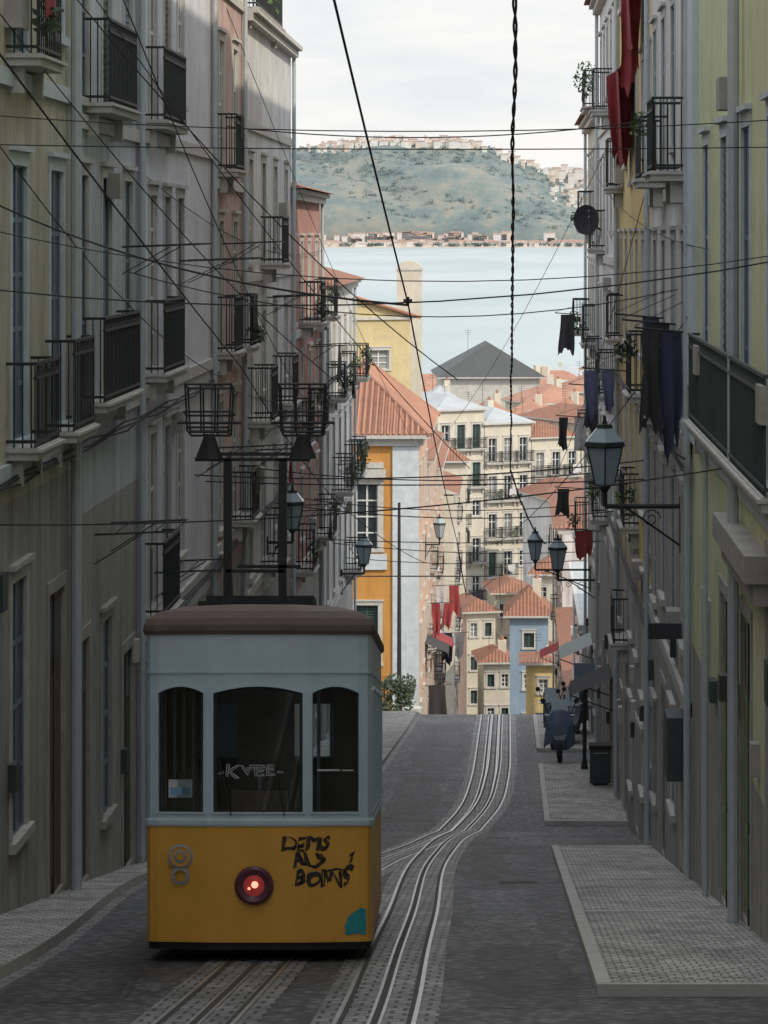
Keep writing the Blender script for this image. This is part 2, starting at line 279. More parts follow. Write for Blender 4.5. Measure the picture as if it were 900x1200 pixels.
# ------------------------------------------------------------------ free-standing houses beyond the crest
def house(name,cx,cy,w,d,rot,z0,z1,fm,sm,roofh=2.,fl=3.,fwin=2,swin=3,trim='stone',bal=False,roofm=('tileX','tileY'),wwin=1.,hwin=1.7,eave=.45,frame='frame',first=None,build=True):
    mb=MB(); c,s=math.cos(rot),math.sin(rot)
    U=V((c,s,0)); Wn=V((s,-c,0)); O=V((cx,cy,0))-U*w/2
    Ff=Fr(O,U,Wn); Fs=Fr(O+U*w,-Wn,U); Fl=Fr(O,-Wn,-U); Fb=Fr(O-Wn*d,U,-Wn)
    def ops(W,n,b):
        r=[]; z=z1-(first or fl)
        while z>z0+.3 and n:
            for i in range(n):
                u=W*(i+.5)/n; bb=b and random.random()<.55; lo=z+.1 if bb else z+.8
                r.append(dict(r=(u-wwin/2,u+wwin/2,lo,z+.8+hwin),k='win' if random.random()<.75 else 'shut',bal=bb,h=.95,dep=.45,t=.13,n=3,pl=1 if bb and random.random()<.2 else 0))
            z-=fl
        return r
    facade(mb,Ff,w,z0,z1,ops(w,fwin,bal),fm,trim,frame); facade(mb,Fs,d,z0,z1,ops(d,swin,bal),sm,trim,frame)
    for X_,L in ((Fl,d),(Fb,w)): mb.face('walls',sm,[X_(0,z0,0),X_(L,z0,0),X_(L,z1,0),X_(0,z1,0)])
    mb.box('cornice',trim,Ff,-.15,w+.15,z1-.003,z1+.2,-d-.15,.15)
    if roofh:
        e=eave; zt=z1+.2
        P=lambda u,w_,z:Ff(u,z,w_)
        A=[P(-e,e,zt),P(w+e,e,zt),P(w+e,-d-e,zt),P(-e,-d-e,zt)]
        if w>d: k=min(w,d)/2; r0=P(k,-d/2,zt+roofh); r1=P(w-k,-d/2,zt+roofh); fs=([A[0],A[1],r1,r0],[A[1],A[2],r1],[A[2],A[3],r0,r1],[A[3],A[0],r0])
        else: k=w/2; r0=P(w/2,-k,zt+roofh); r1=P(w/2,-d+k,zt+roofh); fs=([A[0],A[1],r0],[A[1],A[2],r1,r0],[A[2],A[3],r1],[A[3],A[0],r0,r1])
        for j,f in enumerate(fs): mb.face('roof',roofm[j%2],f)
        mb.box('roof','stone',Ff,-e,w+e,zt-.14,zt-.004,-d-e,e)
        if random.random()<.6: mb.box('chimney','farwhite',Ff,w*.6,w*.6+.6,zt,zt+roofh+.5,-d*.4-.6,-d*.4); mb.tube('chimney','tiled',Ff(w*.6+.3,zt+roofh+.5,-d*.4-.3),Ff(w*.6+.3,zt+roofh+.8,-d*.4-.3),.14,8)
        mb.tube('aerial','iron',Ff(w*.3,zt+roofh*.3,-d*.5),Ff(w*.3,zt+roofh+1.3,-d*.5),.025,4)
        for q in range(3): mb.tube('aerial','iron',Ff(w*.3-.35,zt+roofh+.8+q*.2,-d*.5),Ff(w*.3+.35,zt+roofh+.8+q*.2,-d*.5),.015,4)
    if build: return mb.build(name)
    return mb,Ff,Fs
# orange corner house
m2=MB(); w=4.9; d=14; O=V((-9.1,130,0)); Ff=Fr(O,(1,0,0),(0,-1,0)); Fs=Fr(O+V((w,0,0)),(0,1,0),(1,0,0)); W=w
fo=[dict(r=(2.1,3.1,-14.1,-11.2),k='win',g='glass',n=4,t=.24),dict(r=(2.1,3.1,-19.2,-16.6),k='shut',m='frameg',t=.2)]
facade(m2,Ff,W,-30,-9.,fo,'orange','stone','frame')
m2.box('stone_trim','stone',Ff,1.75,3.45,-10.9,-10.5,-.02,.3); m2.box('stone_trim','stone',Ff,1.85,3.35,-10.45,-10.2,-.02,.18)
m2.box('corner_pilaster','bluestone',Ff,3.75,4.92,-30,-9.02,-.02,.1)
m2.box('stone_trim','stone',Ff,0,W,-9.45,-9.1,-.02,.22); m2.box('stone_trim','bluestone',Ff,1.6,3.5,-15.,-14.3,-.02,.12)
so=[]
for z in (-12.9,-16.5,-20.1,-23.7):
    for i in range(3): so.append(dict(r=(2.2+i*4.4,3.2+i*4.4,z,z+2.2),k='win',bal=False,t=.14,n=3))
facade(m2,Fs,d,-38,-9.,so,'peach','stone','frame')
m2.box('stone_trim','stone',Fs,0.01,d,-9.45,-9.1,-.02,.22)
m2.face('walls','orange',[Ff(0,-30,0),Ff(0,-9,0),Ff(0,-9,-d),Ff(0,-30,-d)]); m2.face('walls','orange',[Ff(0,-38,-d),Ff(W,-38,-d),Ff(W,-9,-d),Ff(0,-9,-d)])
e=.55; zt=-8.95
A=[Ff(-e,zt,e),Ff(W+e,zt,e),Ff(W+e,zt,-d-e),Ff(-e,zt,-d-e)]; r0=Ff(W*.42,zt+2.9,-4.5); r1=Ff(W*.42,zt+2.9,-d+4)
m2.face('roof','tileX',[A[0],A[1],r0]); m2.face('roof','tileY',[A[1],A[2],r1,r0]); m2.face('roof','tileX',[A[2],A[3],r1]); m2.face('roof','tileY',[A[3],A[0],r0,r1])
m2.box('roof','stone',Ff,-e,W+e,zt-.16,zt-.004,-d-e,e)
for a,b in ((A[0],r0),(A[1],r0),(r0,r1),(A[2],r1)): m2.tube('ridge_tiles','tiled',a,b,.13,8)
for i in range(1,22):
    t=i/22; base=A[0].lerp(A[1],t); lim=(t/.445 if t<.445 else (1-t)/.555)
    topp=V((base.x,base.y+ (r0.y-base.y)*lim,zt+2.9*lim)); m2.tube('roof','tiled',base+V((0,0,.02)),topp+V((0,0,.02)),.06,6)
for i in range(1,46):
    t=i/46; y_=A[1].y+(A[2].y-A[1].y)*t
    lim=min(1,(y_-A[1].y)/(r0.y-A[1].y),(A[2].y-y_)/(A[2].y-r1.y)); m2.tube('roof','tiled',V((A[1].x,y_,zt+.02)),V((A[1].x+(r0.x-A[1].x)*lim,y_,zt+2.9*lim+.02)),.06,5)
m2.build('orange_house')
def rowhouse(name,y0,y1,top,m,x=-4.25,roofh=1.,z0=-44,n=4,wd=4.8):
    mb=MB(); d=y1-y0-.02; O=V((x-wd,y0+.01,0)); Ff=Fr(O,(1,0,0),(0,-1,0)); Fs=Fr(O+V((wd,0,0)),(0,1,0),(1,0,0)); so=[]; z=top-2.7
    while z>z0+8:
        for i in range(n): u=d*(i+.5)/n; so.append(dict(r=(u-.5,u+.5,z,z+1.9),k=random.choice(['win','win','shut']),bal=random.random()<.35,dep=.4,h=1.,t=.13,n=3,pl=0,D=-.05))
        z-=3.4
    facade(mb,Fs,d,z0,top,so,m,'stone','frame'); facade(mb,Ff,wd,z0,top,[],m,'stone','frame')
    mb.face('walls',m,[Ff(0,z0,0),Ff(0,top,0),Ff(0,top,-d),Ff(0,z0,-d)]); mb.face('walls',m,[Ff(0,z0,-d),Ff(wd,z0,-d),Ff(wd,top,-d),Ff(0,top,-d)])
    e=.4; A=[Ff(-e,top+.1,e*.1),Ff(wd+e,top+.1,e*.1),Ff(wd+e,top+.1,-d),Ff(-e,top+.1,-d)]; r0=Ff(wd/2,top+.1+roofh,0.04); r1=Ff(wd/2,top+.1+roofh,-d)
    mb.face('roof','tileY',[A[1],A[2],r1,r0]); mb.face('roof','tileY',[A[3],A[0],r0,r1]); mb.face('walls',m,[A[0],A[1],r0]); mb.box('roof','stone',Fs,0,d,top-.1,top+.09,-.02,e)
    mb.build(name)
rowhouse('peach_house',144.6,164,-11.3,'peach'); rowhouse('pink_house',164,183,-13.2,'peach',-4.3,.9); rowhouse('cream_house',200,214,-18,'farwhite',-4.0,1.,-46,3)
# yellow gabled house with chimney
mb,Ff,Fs=house('y',-8.75,191,4.4,5.0,math.radians(24),-26,-5.6,'yellow','farwhite',0,3.9,1,1,build=False,hwin=1.25,wwin=1.4,first=4.05)
w,d=4.4,5.0
mb.face('walls','yellow',[Ff(0,-5.4,0),Ff(w,-5.4,0),Ff(w*.15,-4.2,0),Ff(0,-4.25,0)])
mb.face('roof','tileX',[Ff(-.2,-4.18,.3),Ff(w*.15,-4.1,.3),Ff(w*.15,-4.1,-d),Ff(-.2,-4.18,-d)])
mb.face('roof','tileY',[Ff(w*.15,-4.1,.3),Ff(w+.6,-5.5,.3),Ff(w+.6,-5.5,-d-.3),Ff(w*.15,-4.1,-d-.3)])
mb.tube('ridge_tiles','tiled',Ff(w*.1,-4.1,.32),Ff(w+.6,-5.45,.32),.12,6); mb.tube('ridge_tiles','tiled',Ff(w+.6,-5.42,.3),Ff(w+.6,-5.42,-d-.3),.12,6)
mb.build('yellow_house')
mb=MB(); Fc=Fr((-7.05,199,0),(1,0,0),(0,-1,0)); mb.box('shaft','farwhite',Fc,-.85,.85,-12,-2.3,-1.2,0)
for k in range(8):
    a0,a1=math.pi*k/8,math.pi*(k+1)/8
    p=lambda a,w:Fc(.85*math.cos(a),-2.3+.5*math.sin(a),w)
    mb.face('cap','farwhite',[p(a0,.0),p(a1,.0),p(a1,-1.2),p(a0,-1.2)]); mb.face('cap','farwhite',[p(a0,0),p(a1,0),Fc(0,-2.3,0)])
mb.box('band','stone',Fc,-.92,.92,-2.45,-2.3,-1.25,.06); mb.build('chimney_stack')
# tenements closing the bend
r28=math.radians(30); U=V((math.cos(r28),math.sin(r28),0)); O=V((-6.4,250,0))
for off,w_,tp,m_,rf,nb,bl in ((2.3,4.6,-15.3,'farwhite','greyroof',3,True),(7.0,4.7,-16.6,'farwhite','greyroof',3,True),(11.9,5.0,-18.0,'farwhite','tileX',3,True),(17.2,5.4,-16.8,'cream','tileY',3,True)):
    c_=O+U*off; house('white_tenement',c_.x,c_.y,w_-.02,11,r28,-46,tp,m_,m_,1.2,3.3,nb,4,bal=bl,roofm=(rf,rf),hwin=1.35,wwin=.8,eave=.3)
house('white_tenement',-4.9,226,2.6,12,math.radians(8),-42,-17.8,'farwhite','farwhite',1.2,3.2,1,4,bal=True,hwin=1.3,wwin=.75)
house('blue_house',1.15,196,2.6,5,0,-38,-25.9,'skyblue','skyblue',1.7,2.8,1,1,hwin=1.0,wwin=.7)
house('ochre_house',2.0,186,2.2,4,0,-38,-27.6,'ochre','ochre',0.3,2.6,1,1,hwin=.9,wwin=.6)
house('cream_house',-1.0,206,2.0,5,.1,-40,-30.5,'farwhite','farwhite',.7,2.4,2,1,hwin=.9,wwin=.5)
house('cream_house',-2.3,216,2.2,6,.25,-42,-28.2,'farwhite','peach',.8,2.5,2,2,hwin=1.,wwin=.5)
house('cream_house',.0,224,2.6,6,.1,-44,-27.8,'cream','farwhite',.8,2.5,2,2,hwin=1.,wwin=.6)
house('pink_house',2.9,214,2.6,7,-.1,-44,-25.2,'farwhite','peach',1.2,2.7,2,2,hwin=1.1,wwin=.6)
house('white_house',5.2,240,4,8,.3,-44,-22.,'farwhite','white',1.4,2.8,2,2,hwin=1.1,wwin=.7)
house('warehouse',-2.2,310,10.4,16,math.radians(4),-43,-15.4,'stone','stone',3.5,5,0,0,roofm=('darkroof','darkroof'),eave=.6)
for q in ((-4.5,285,6,7,.3,-18.2,'tiled'),(1.2,281,5,7,-.2,-18.,'tiled'),(5.2,290,6,8,.4,-17.,'tiled'),(-7.2,300,4,6,.1,-17.6,'greyroof'),(3.,274,4.5,5,.5,-18.6,'greyroof'),(9,300,6,8,.2,-16.4,'tiled'),(-1.6,272,3.5,5,.2,-17.4,'tiled'),(4.6,268,3,5,-.3,-17.,'tiled')):
    house('town_house',q[0],q[1],q[2],q[3],q[4],-44,q[5],'farwhite','farwhite',1.7,2.8,2,2,roofm=(q[6],q[6]),hwin=1.2,wwin=.8)
mb=MB()
random.seed(11)
for k in range(190):
    y=random.uniform(330,860); x=random.uniform(-34,42)*(y/300); w=random.uniform(7,13); d=random.uniform(8,16)
    zt=max(min(-.0485*y - random.uniform(0,6)-1.5, -21 if y<420 else -30),-40)
    rot=random.uniform(-.5,.5); c,s=math.cos(rot),math.sin(rot); F=Fr((x,y,0),(c,s,0),(s,-c,0))
    wm=random.choice(['farwhite','white','peach','yellow','farwhite']); mb.box('walls',wm,F,0,w,-46,zt,-d,0)
    h=random.uniform(1.8,3.2); rm=random.choice(['tiled','tiled','tiled','tileX','greyroof'])
    A=[F(-.4,zt,.4),F(w+.4,zt,.4),F(w+.4,zt,-d-.4),F(-.4,zt,-d-.4)]; r0=F(w*.3,zt+h,-d/2); r1=F(w*.7,zt+h,-d/2)
    for f in ([A[0],A[1],r1,r0],[A[1],A[2],r1],[A[2],A[3],r0,r1],[A[3],A[0],r0]): mb.face('roofs',rm,f)
    for i in range(int(w/2.4)):
        for j in range(2):
            a=1+i*2.4; b=zt-2.4-j*3; mb.face('windows','glass',[F(a,b,.02),F(a+1,b,.02),F(a+1,b+1.5,.02),F(a,b+1.5,.02)])
    if random.random()<.5: mb.box('chimneys','farwhite',F,w*.2,w*.2+.9,zt,zt+h+.8,-d*.4-.9,-d*.4)
mb.build('lower_town_houses')
# ------------------------------------------------------------------ ground, road, pavements
def sheet(name,ys,xl,xr,dz,mat,skirt=0,part='s'):
    mb=MB()
    for a,b in zip(ys,ys[1:]):
        L0,L1,R0,R1=[V((f(t),t,G(t)+dz)) for f,t in ((xl,a),(xl,b),(xr,a),(xr,b))]
        mb.face(part,mat,[L0,R0,R1,L1])
        if skirt:
            dn=V((0,0,-skirt)); mb.face(part,'stone',[L0,L1,L1+dn,L0+dn]); mb.face(part,'stone',[R0,R1,R1+dn,R0+dn])
    if skirt:
        for t in (ys[0],ys[-1]):
            l=V((xl(t),t,G(t)+dz)); r=V((xr(t),t,G(t)+dz)); dn=V((0,0,-skirt)); mb.face(part,'stone',[l,r,r+dn,l+dn])
    return mb.build(name)
def rng(a,b,st=1.):
    out=[]; t=a
    while t<b-1e-6: out.append(t); t+=st
    out.append(b)
    return sorted(set(out)|{k for k in (68.,110.) if a<k<b})
def asphalt(n='asphalt',k=1.):
    m,nt,b=newmat(n); v=coords(nt); vs=coords(nt,(1.4,.12,1)); fine=noise(nt,v,24,5,.85); big=noise(nt,v,.5,7,.7); st=noise(nt,vs,1.,5,.6)
    c=mix(nt,ramp(nt,big,[(.38,0.),(.62,1.)]),(.085*k,.088*k,.096*k),(.17*k,.172*k,.18*k)); c=mix(nt,ramp(nt,st,[(.45,0.),(.7,.8)]),c,(.23*k,.23*k,.24*k))
    vo=N(nt,'ShaderNodeTexVoronoi'); vo.inputs['Scale'].default_value=7; nt.links.new(v,vo.inputs['Vector'])
    c=mix(nt,.75,c,ramp(nt,vo.outputs['Distance'],[(.15,1.35),(.6,.25)]),'MULTIPLY'); c=mix(nt,.8,c,mix(nt,fine,(.1,.1,.1),(2.,2.,2.)),'MULTIPLY')
    cr=N(nt,'ShaderNodeTexVoronoi',feature='DISTANCE_TO_EDGE'); cr.inputs['Scale'].default_value=.45; nt.links.new(v,cr.inputs['Vector'])
    c=mix(nt,ramp(nt,cr.outputs['Distance'],[(.004,.7),(.012,0.)]),c,(.03,.03,.03))
    nt.links.new(c,b.inputs['Base Color']); b.inputs['Roughness'].default_value=.6; bump(nt,b,fine,.8,.03); return m
M['asphalt']=asphalt(); M['asphalt_patch']=asphalt('dark_asphalt_patch',.62); M['asphalt_light']=asphalt('worn_asphalt_patch',1.35)
M['calcada']=setts('calcada_paving',(.64,.63,.60),.15); M['setts']=setts('granite_setts',(.34,.34,.34),.2,.6)
M['earth']=flat('earth_ground',(.18,.16,.13),.9,0,.3,.05)
mb=MB(); ys=[-400,-25,68,110,243.2,899.9,900,13000]
zs=[-2.5+.169*25]*2+[G(68),G(110),-43.5,-43.5,-60,-60]
for i in range(len(ys)-1): mb.face('ground','earth',[V((-9000,ys[i],zs[i])),V((9000,ys[i],zs[i])),V((9000,ys[i+1],zs[i+1])),V((-9000,ys[i+1],zs[i+1]))])
mb.build('ground')
sheet('road',[-25,68,110,243],lambda y:-6.7,lambda y:3.,.004,'asphalt')
random.seed(21)
for a,b,x0,x1,m in ((25.5,33,-.35,.6,'asphalt_patch'),(36,44,-.6,.25,'asphalt_light'),(47,59,-.75,-.1,'asphalt_patch'),(61,67.5,-.4,.7,'asphalt_light'),(70,84,-3.2,-1.9,'asphalt_patch'),(86,105,-3.1,-1.5,'asphalt_patch'),(45,56,-5.2,-4.1,'asphalt_light'),(26,31,-4.8,-3.6,'asphalt_patch'),(88,108,.25,.72,'asphalt_patch')):
    ph=random.uniform(0,9); sheet('road_patch',rng(a,b,.7),lambda y:x0+.07*math.sin(y*1.3+ph)+.04*math.sin(y*3.1),lambda y:x1+.08*math.sin(y*.9+ph)+.04*math.sin(y*2.7+ph),.0062,m)
def interp(tab):
    def f(y):
        if y<=tab[0][0]: return tab[0][1]
        for (a,p),(b,q) in zip(tab,tab[1:]):
            if y<=b:
                t=(y-a)/(b-a); t=t*t*(3-2*t); return p+(q-p)*t
        return tab[-1][1]
    return f
def smooth(tab,win=5):
    f=interp(tab); return lambda y: sum(f(y+k*win/6) for k in range(-3,4))/7
kl=smooth([(0,-4.9),(28,-5.),(47,-5.9),(62,-5.6),(80,-3.9),(110,-3.6),(180,-3.5)])
sheet('left_pavement',rng(-20,128),lambda y:-6.7,kl,.13,'calcada',.13)
sheet('gutter',rng(20,128),lambda y:kl(y)+.01,lambda y:kl(y)+.16,.0075,'setts')
for a,b in ((26.8,57.5),(69.5,86.),(92.,108.)):
    sheet('pavement',rng(a,b),lambda y:.92,lambda y:3.,.12,'calcada',0); 
    sheet('kerb',rng(a-.0,b),lambda y:.78,lambda y:.917,.124,'stone',.12)
    mb=MB(); z0,z1=G(a-.15),G(a)
    mb.face('k','stone',[V((.78,a-.15,z0+.12)),V((3,a-.15,z0+.12)),V((3,a-.002,z1+.12)),V((.78,a-.002,z1+.12))]); mb.face('k','stone',[V((.78,a-.15,z0)),V((3,a-.15,z0)),V((3,a-.15,z0+.12)),V((.78,a-.15,z0+.12))]); mb.build('kerb')
for yy in (37.,45.,):
    sheet('paving_band',[yy,yy+.25],lambda y:.93,lambda y:2.76,.125,'stone')
sheet('pavement',rng(-20,22),lambda y:.8,lambda y:3.,.12,'calcada',.12)
sheet('pavement',rng(112,180),lambda y:.9,lambda y:3.,.12,'calcada',.12)
B=smooth([(0,-1.1),(24,-1.14),(34,-1.28),(52,-1.52),(62,-1.42),(77,-.5),(86,-.38),(110,-.4),(180,-.4)],7)
A=smooth([(0,-2.6),(30,-2.66),(42,-2.85),(52,-2.5),(62,-1.75),(76,-.9),(84,-.8),(110,-.82),(180,-.82)],7)
ys=rng(-10,200,.8)
g=.33
sheet('tram_track_bed',ys,lambda y:A(y)-g-.2,lambda y:A(y)+g+.2,.009,'setts')
sheet('tram_track_bed',ys,lambda y:B(y)-g-.2,lambda y:B(y)+g+.2,.012,'setts')
for C,dz in ((A,.018),(B,.022)):
    mb=MB()
    for off,w,m,h in ((-g,.02,'steel',0),(g,.02,'steel',0),(-g+.042,.022,'rust',-.003),(g-.042,.022,'rust',-.003),(-.045,.014,'steel',0),(.045,.014,'steel',0),(0,.03,'rust',-.003)):  # near-black strips drawn flat for the rail grooves and cable slot
        for a,b in zip(ys,ys[1:]):
            mb.face('rails',m,[V((C(t)+off+s*w,t,G(t)+dz+h)) for t,s in ((a,-1),(a,1),(b,1),(b,-1))])
    mb.build('tram_track')
mb=MB()
for x,y,s in ((.1,46,.3),(-3.9,52,.3),(-.3,64,.25)):
    mb.face('c','rust',[V((x-s,y-s,G(y-s)+.009)),V((x+s,y-s,G(y-s)+.009)),V((x+s,y+s,G(y+s)+.009)),V((x-s,y+s,G(y+s)+.009))])
mb.build('manhole_cover')
# ------------------------------------------------------------------ river, far shore
def water():
    m,nt,b=newmat('river_water'); v=coords(nt,(.02,.006,1)); v2=coords(nt,(.004,.0008,1))
    c=mix(nt,ramp(nt,noise(nt,v2,1.,4),[(.35,0.),(.7,1.)]),(.25,.325,.335),(.36,.41,.415)); nt.links.new(c,b.inputs['Base Color'])
    b.inputs['Roughness'].default_value=.4; bump(nt,b,noise(nt,v,1.,5),.7,4.); return m
M['water']=water()
mb=MB(); mb.face('w','water',[V((-8000,880,-45)),V((8000,880,-45)),V((8000,10350,-45)),V((-8000,10350,-45))]); mb.build('river')
mb=MB(); mb.face('w','stone',[V((-8000,879.9,-60)),V((8000,879.9,-60)),V((8000,879.9,-43.4)),V((-8000,879.9,-43.4))]); mb.build('quay_wall')
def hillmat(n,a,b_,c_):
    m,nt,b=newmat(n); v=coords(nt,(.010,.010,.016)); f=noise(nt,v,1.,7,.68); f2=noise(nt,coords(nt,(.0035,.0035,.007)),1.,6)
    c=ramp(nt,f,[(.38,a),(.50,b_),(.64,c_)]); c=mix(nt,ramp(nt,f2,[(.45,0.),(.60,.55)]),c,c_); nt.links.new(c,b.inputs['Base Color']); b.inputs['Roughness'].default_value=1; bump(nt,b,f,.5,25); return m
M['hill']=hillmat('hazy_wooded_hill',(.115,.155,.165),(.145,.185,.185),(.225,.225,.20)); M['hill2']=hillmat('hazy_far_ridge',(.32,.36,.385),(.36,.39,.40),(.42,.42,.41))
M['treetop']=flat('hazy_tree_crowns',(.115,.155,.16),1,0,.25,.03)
def hill(name,y0,y1,prof,mat,nz,x0=-4500,x1=4500,step=30):
    f=interp(prof); verts=[];faces=[];nx=int((x1-x0)/step)+1; ny=26
    for i in range(nx):
        x=x0+i*step
        for j in range(ny):
            t=j/(ny-1); y=y0+(y1-y0)*t
            px=600+3400*x/10800; H=(275-f(px))/3400*y1+45
            s=t**.55 if t<1 else 1
            n1=mn.fractal(V((x*.004,y*.004,1)),1,2,5); n2=mn.noise(V((x*.02,y*.02,4)))
            z=-45+H*s*(1+.12*n1*(1-t)*2)+nz*(n1*.8+n2*.5)*min(1,t*5)
            verts.append((x,y,max(z,-46)))
    for i in range(nx-1):
        for j in range(ny-1):
            a=i*ny+j; faces.append((a,a+ny,a+ny+1,a+1))
    me=bpy.data.meshes.new(name); me.from_pydata(verts,[],faces); me.materials.append(M[mat]); me.polygons.foreach_set('use_smooth',[True]*len(faces)); o=bpy.data.objects.new(name,me); sc.collection.objects.link(o); return o
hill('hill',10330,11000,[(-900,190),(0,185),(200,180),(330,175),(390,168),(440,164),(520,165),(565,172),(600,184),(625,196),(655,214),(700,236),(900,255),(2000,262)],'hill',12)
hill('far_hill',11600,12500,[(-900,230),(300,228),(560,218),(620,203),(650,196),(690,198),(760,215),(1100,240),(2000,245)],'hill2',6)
mb=MB(); random.seed(3)
fp=interp([(330,175),(390,168),(440,164),(520,165),(565,172),(600,184),(625,196),(655,214)])
def slope_pt(px,t,fpr=fp):
    Y=10330+670*t; H=(275-fpr(px))/3400*11000+45; return (px-600)*10800/3400,Y,-45+H*t**.55
for k in range(900):
    px=random.uniform(250,665); t=1-.93*random.random()**1.3; x,y,z=slope_pt(px,t)
    r=random.uniform(5,13)
    for q in range(12):
        p=V((x+random.gauss(0,r*.7),y-4+random.gauss(0,3),z+random.uniform(-.5,.7)*r)); a=random.uniform(0,3); s=r*.32
        d=V((math.cos(a),math.sin(a)*.7,math.sin(a)*.7)); e=V((-math.sin(a),math.cos(a)*.7,math.cos(a)*.7)); mb.face('crowns','treetop',[p-d*s,p-e*s,p+d*s,p+e*s])
mb.build('distant_trees')
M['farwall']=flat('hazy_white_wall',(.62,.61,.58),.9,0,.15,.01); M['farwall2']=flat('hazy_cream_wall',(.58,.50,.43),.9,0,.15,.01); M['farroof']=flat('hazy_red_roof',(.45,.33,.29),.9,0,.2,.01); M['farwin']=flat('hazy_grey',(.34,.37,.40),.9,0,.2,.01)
def dbox(mb,x,y,z,w,h,roof=.6,base=25):
    F=Fr((x,y,0),(1,0,0),(0,-1,0)); mb.box('walls',random.choice(['farwall','farwall','farwall2']),F,0,w,z-base,z+h,-15,0)
    if random.random()<roof: mb.box('roofs','farroof',F,-1,w+1,z+h,z+h+random.uniform(1.5,4),-16,1)
    for i in range(int(w/6)):
        for j in range(int(h/6)): mb.face('windows','farwin',[F(1.5+i*6,z+h-5-j*6,.3),F(3.7+i*6,z+h-5-j*6,.3),F(3.7+i*6,z+h-2-j*6,.3),F(1.5+i*6,z+h-2-j*6,.3)])
mb=MB()
for k in range(210):
    px=random.choice([random.gauss(460,28),random.gauss(535,22),random.uniform(370,640),random.gauss(400,15)]); 
    if not 335<px<655: continue
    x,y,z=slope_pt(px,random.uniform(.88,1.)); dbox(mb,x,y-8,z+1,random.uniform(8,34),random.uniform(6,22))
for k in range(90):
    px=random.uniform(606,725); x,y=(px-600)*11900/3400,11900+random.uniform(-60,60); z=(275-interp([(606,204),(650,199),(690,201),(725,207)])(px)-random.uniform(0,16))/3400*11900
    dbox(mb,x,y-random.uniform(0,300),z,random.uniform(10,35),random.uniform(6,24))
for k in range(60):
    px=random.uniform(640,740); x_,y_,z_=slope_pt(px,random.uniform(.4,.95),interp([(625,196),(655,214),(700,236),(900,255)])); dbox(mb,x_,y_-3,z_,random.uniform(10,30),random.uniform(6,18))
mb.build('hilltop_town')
mb=MB()
mb.box('quay','farwall2',Fr((0,10180,0),(1,0,0),(0,-1,0)),-2500,2500,-47,-42,-160,0)
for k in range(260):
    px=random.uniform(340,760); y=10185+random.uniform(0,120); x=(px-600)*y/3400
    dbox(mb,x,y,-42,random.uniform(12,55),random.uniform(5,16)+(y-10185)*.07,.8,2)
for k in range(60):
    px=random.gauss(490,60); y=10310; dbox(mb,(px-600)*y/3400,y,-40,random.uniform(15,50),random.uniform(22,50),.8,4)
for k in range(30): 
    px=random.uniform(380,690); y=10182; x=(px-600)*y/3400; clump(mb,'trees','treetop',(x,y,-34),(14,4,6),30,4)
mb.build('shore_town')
# ------------------------------------------------------------------ TRAM
M['tramblue']=flat('tram_pale_blue_paint',(.50,.61,.68),.38,0,.14,3); M['tramyellow']=flat('tram_yellow_paint',(.72,.37,.06),.42,0,.2,2.5)
M['tramroof']=flat('tram_brown_roof',(.13,.09,.08),.7,0,.3,4); M['tramint']=flat('tram_interior_wood',(.13,.09,.06),.5,0,.3,5)
M['black']=flat('black_rubber',(.014,.014,.015),.7); M['ink']=flat('black_spray_paint',(.035,.03,.03),.6,0,.8,12); M['cyan']=flat('cyan_spray_paint',(.03,.30,.34),.6)
M['lamp_red']=flat('headlamp_ring',(.12,.04,.06),.35); M['lampwhite']=flat('headlamp_glow',(1,.3,.2),.3,0,0,1,((1.,.35,.22),1.8)); M['lampr']=flat('headlamp_lens',(.45,.06,.06),.2,0,.2,9,((.8,.08,.06),.12))
M['chrome']=flat('dull_chrome',(.45,.45,.45),.4,.9)
def glassmat():
    m,nt,b=newmat('tram_window_glass'); nt.nodes.remove(b); out=nt.nodes['Material Output']
    t=N(nt,'ShaderNodeBsdfTransparent'); t.inputs[0].default_value=(.66,.72,.72,1); g_=N(nt,'ShaderNodeBsdfGlossy'); g_.inputs['Roughness'].default_value=.04
    f=N(nt,'ShaderNodeFresnel'); f.inputs[0].default_value=1.6; mx=N(nt,'ShaderNodeMixShader'); nt.links.new(f.outputs[0],mx.inputs[0]); nt.links.new(t.outputs[0],mx.inputs[1]); nt.links.new(g_.outputs[0],mx.inputs[2]); nt.links.new(mx.outputs[0],out.inputs[0]); return m
M['tglass']=glassmat()
TC=-2.67; T0=30.5; TZ=-7.47; L=8.2
def TP(x,t,z): return V((TC+x-.032*t,T0+t,TZ+z-.169*t))
mb=MB()
pl=[(-1.19,L-.2),(-1.19,.26),(-1.15,.17),(-1.06,.12),(-.53,.0),(.53,.0),(1.06,.12),(1.15,.17),(1.19,.26),(1.19,L-.2)]
rear=[(1.1,L-.05),(.5,L),(-.5,L),(-1.1,L-.05)]
closed=pl+rear
def ring(sx,z): return [(x*sx, L/2+(t-L/2)*(1+(sx-1)*.25), z) for x,t in closed]
def loft(part,mat,rings,cap=True):
    for a,b in zip(rings,rings[1:]):
        n=len(a)
        for i in range(n): mb.face(part,mat,[TP(*a[i]),TP(*a[(i+1)%n]),TP(*b[(i+1)%n]),TP(*b[i])])
    if cap: mb.face(part,mat,[TP(*p) for p in rings[-1]]); mb.face(part,mat,[TP(*p) for p in rings[0]])
loft('lower_body','tramyellow',[ring(1,.03),ring(1,1.25)]); loft('waist_rail','tramblue',[ring(1.012,1.25),ring(1.018,1.27),ring(1.018,1.31),ring(1.012,1.33)])
loft('lower_body','tramyellow',[ring(1.006,.03),ring(1.006,.09)],False)
loft('skirt','black',[ring(.985,-.05),ring(.985,.06)])
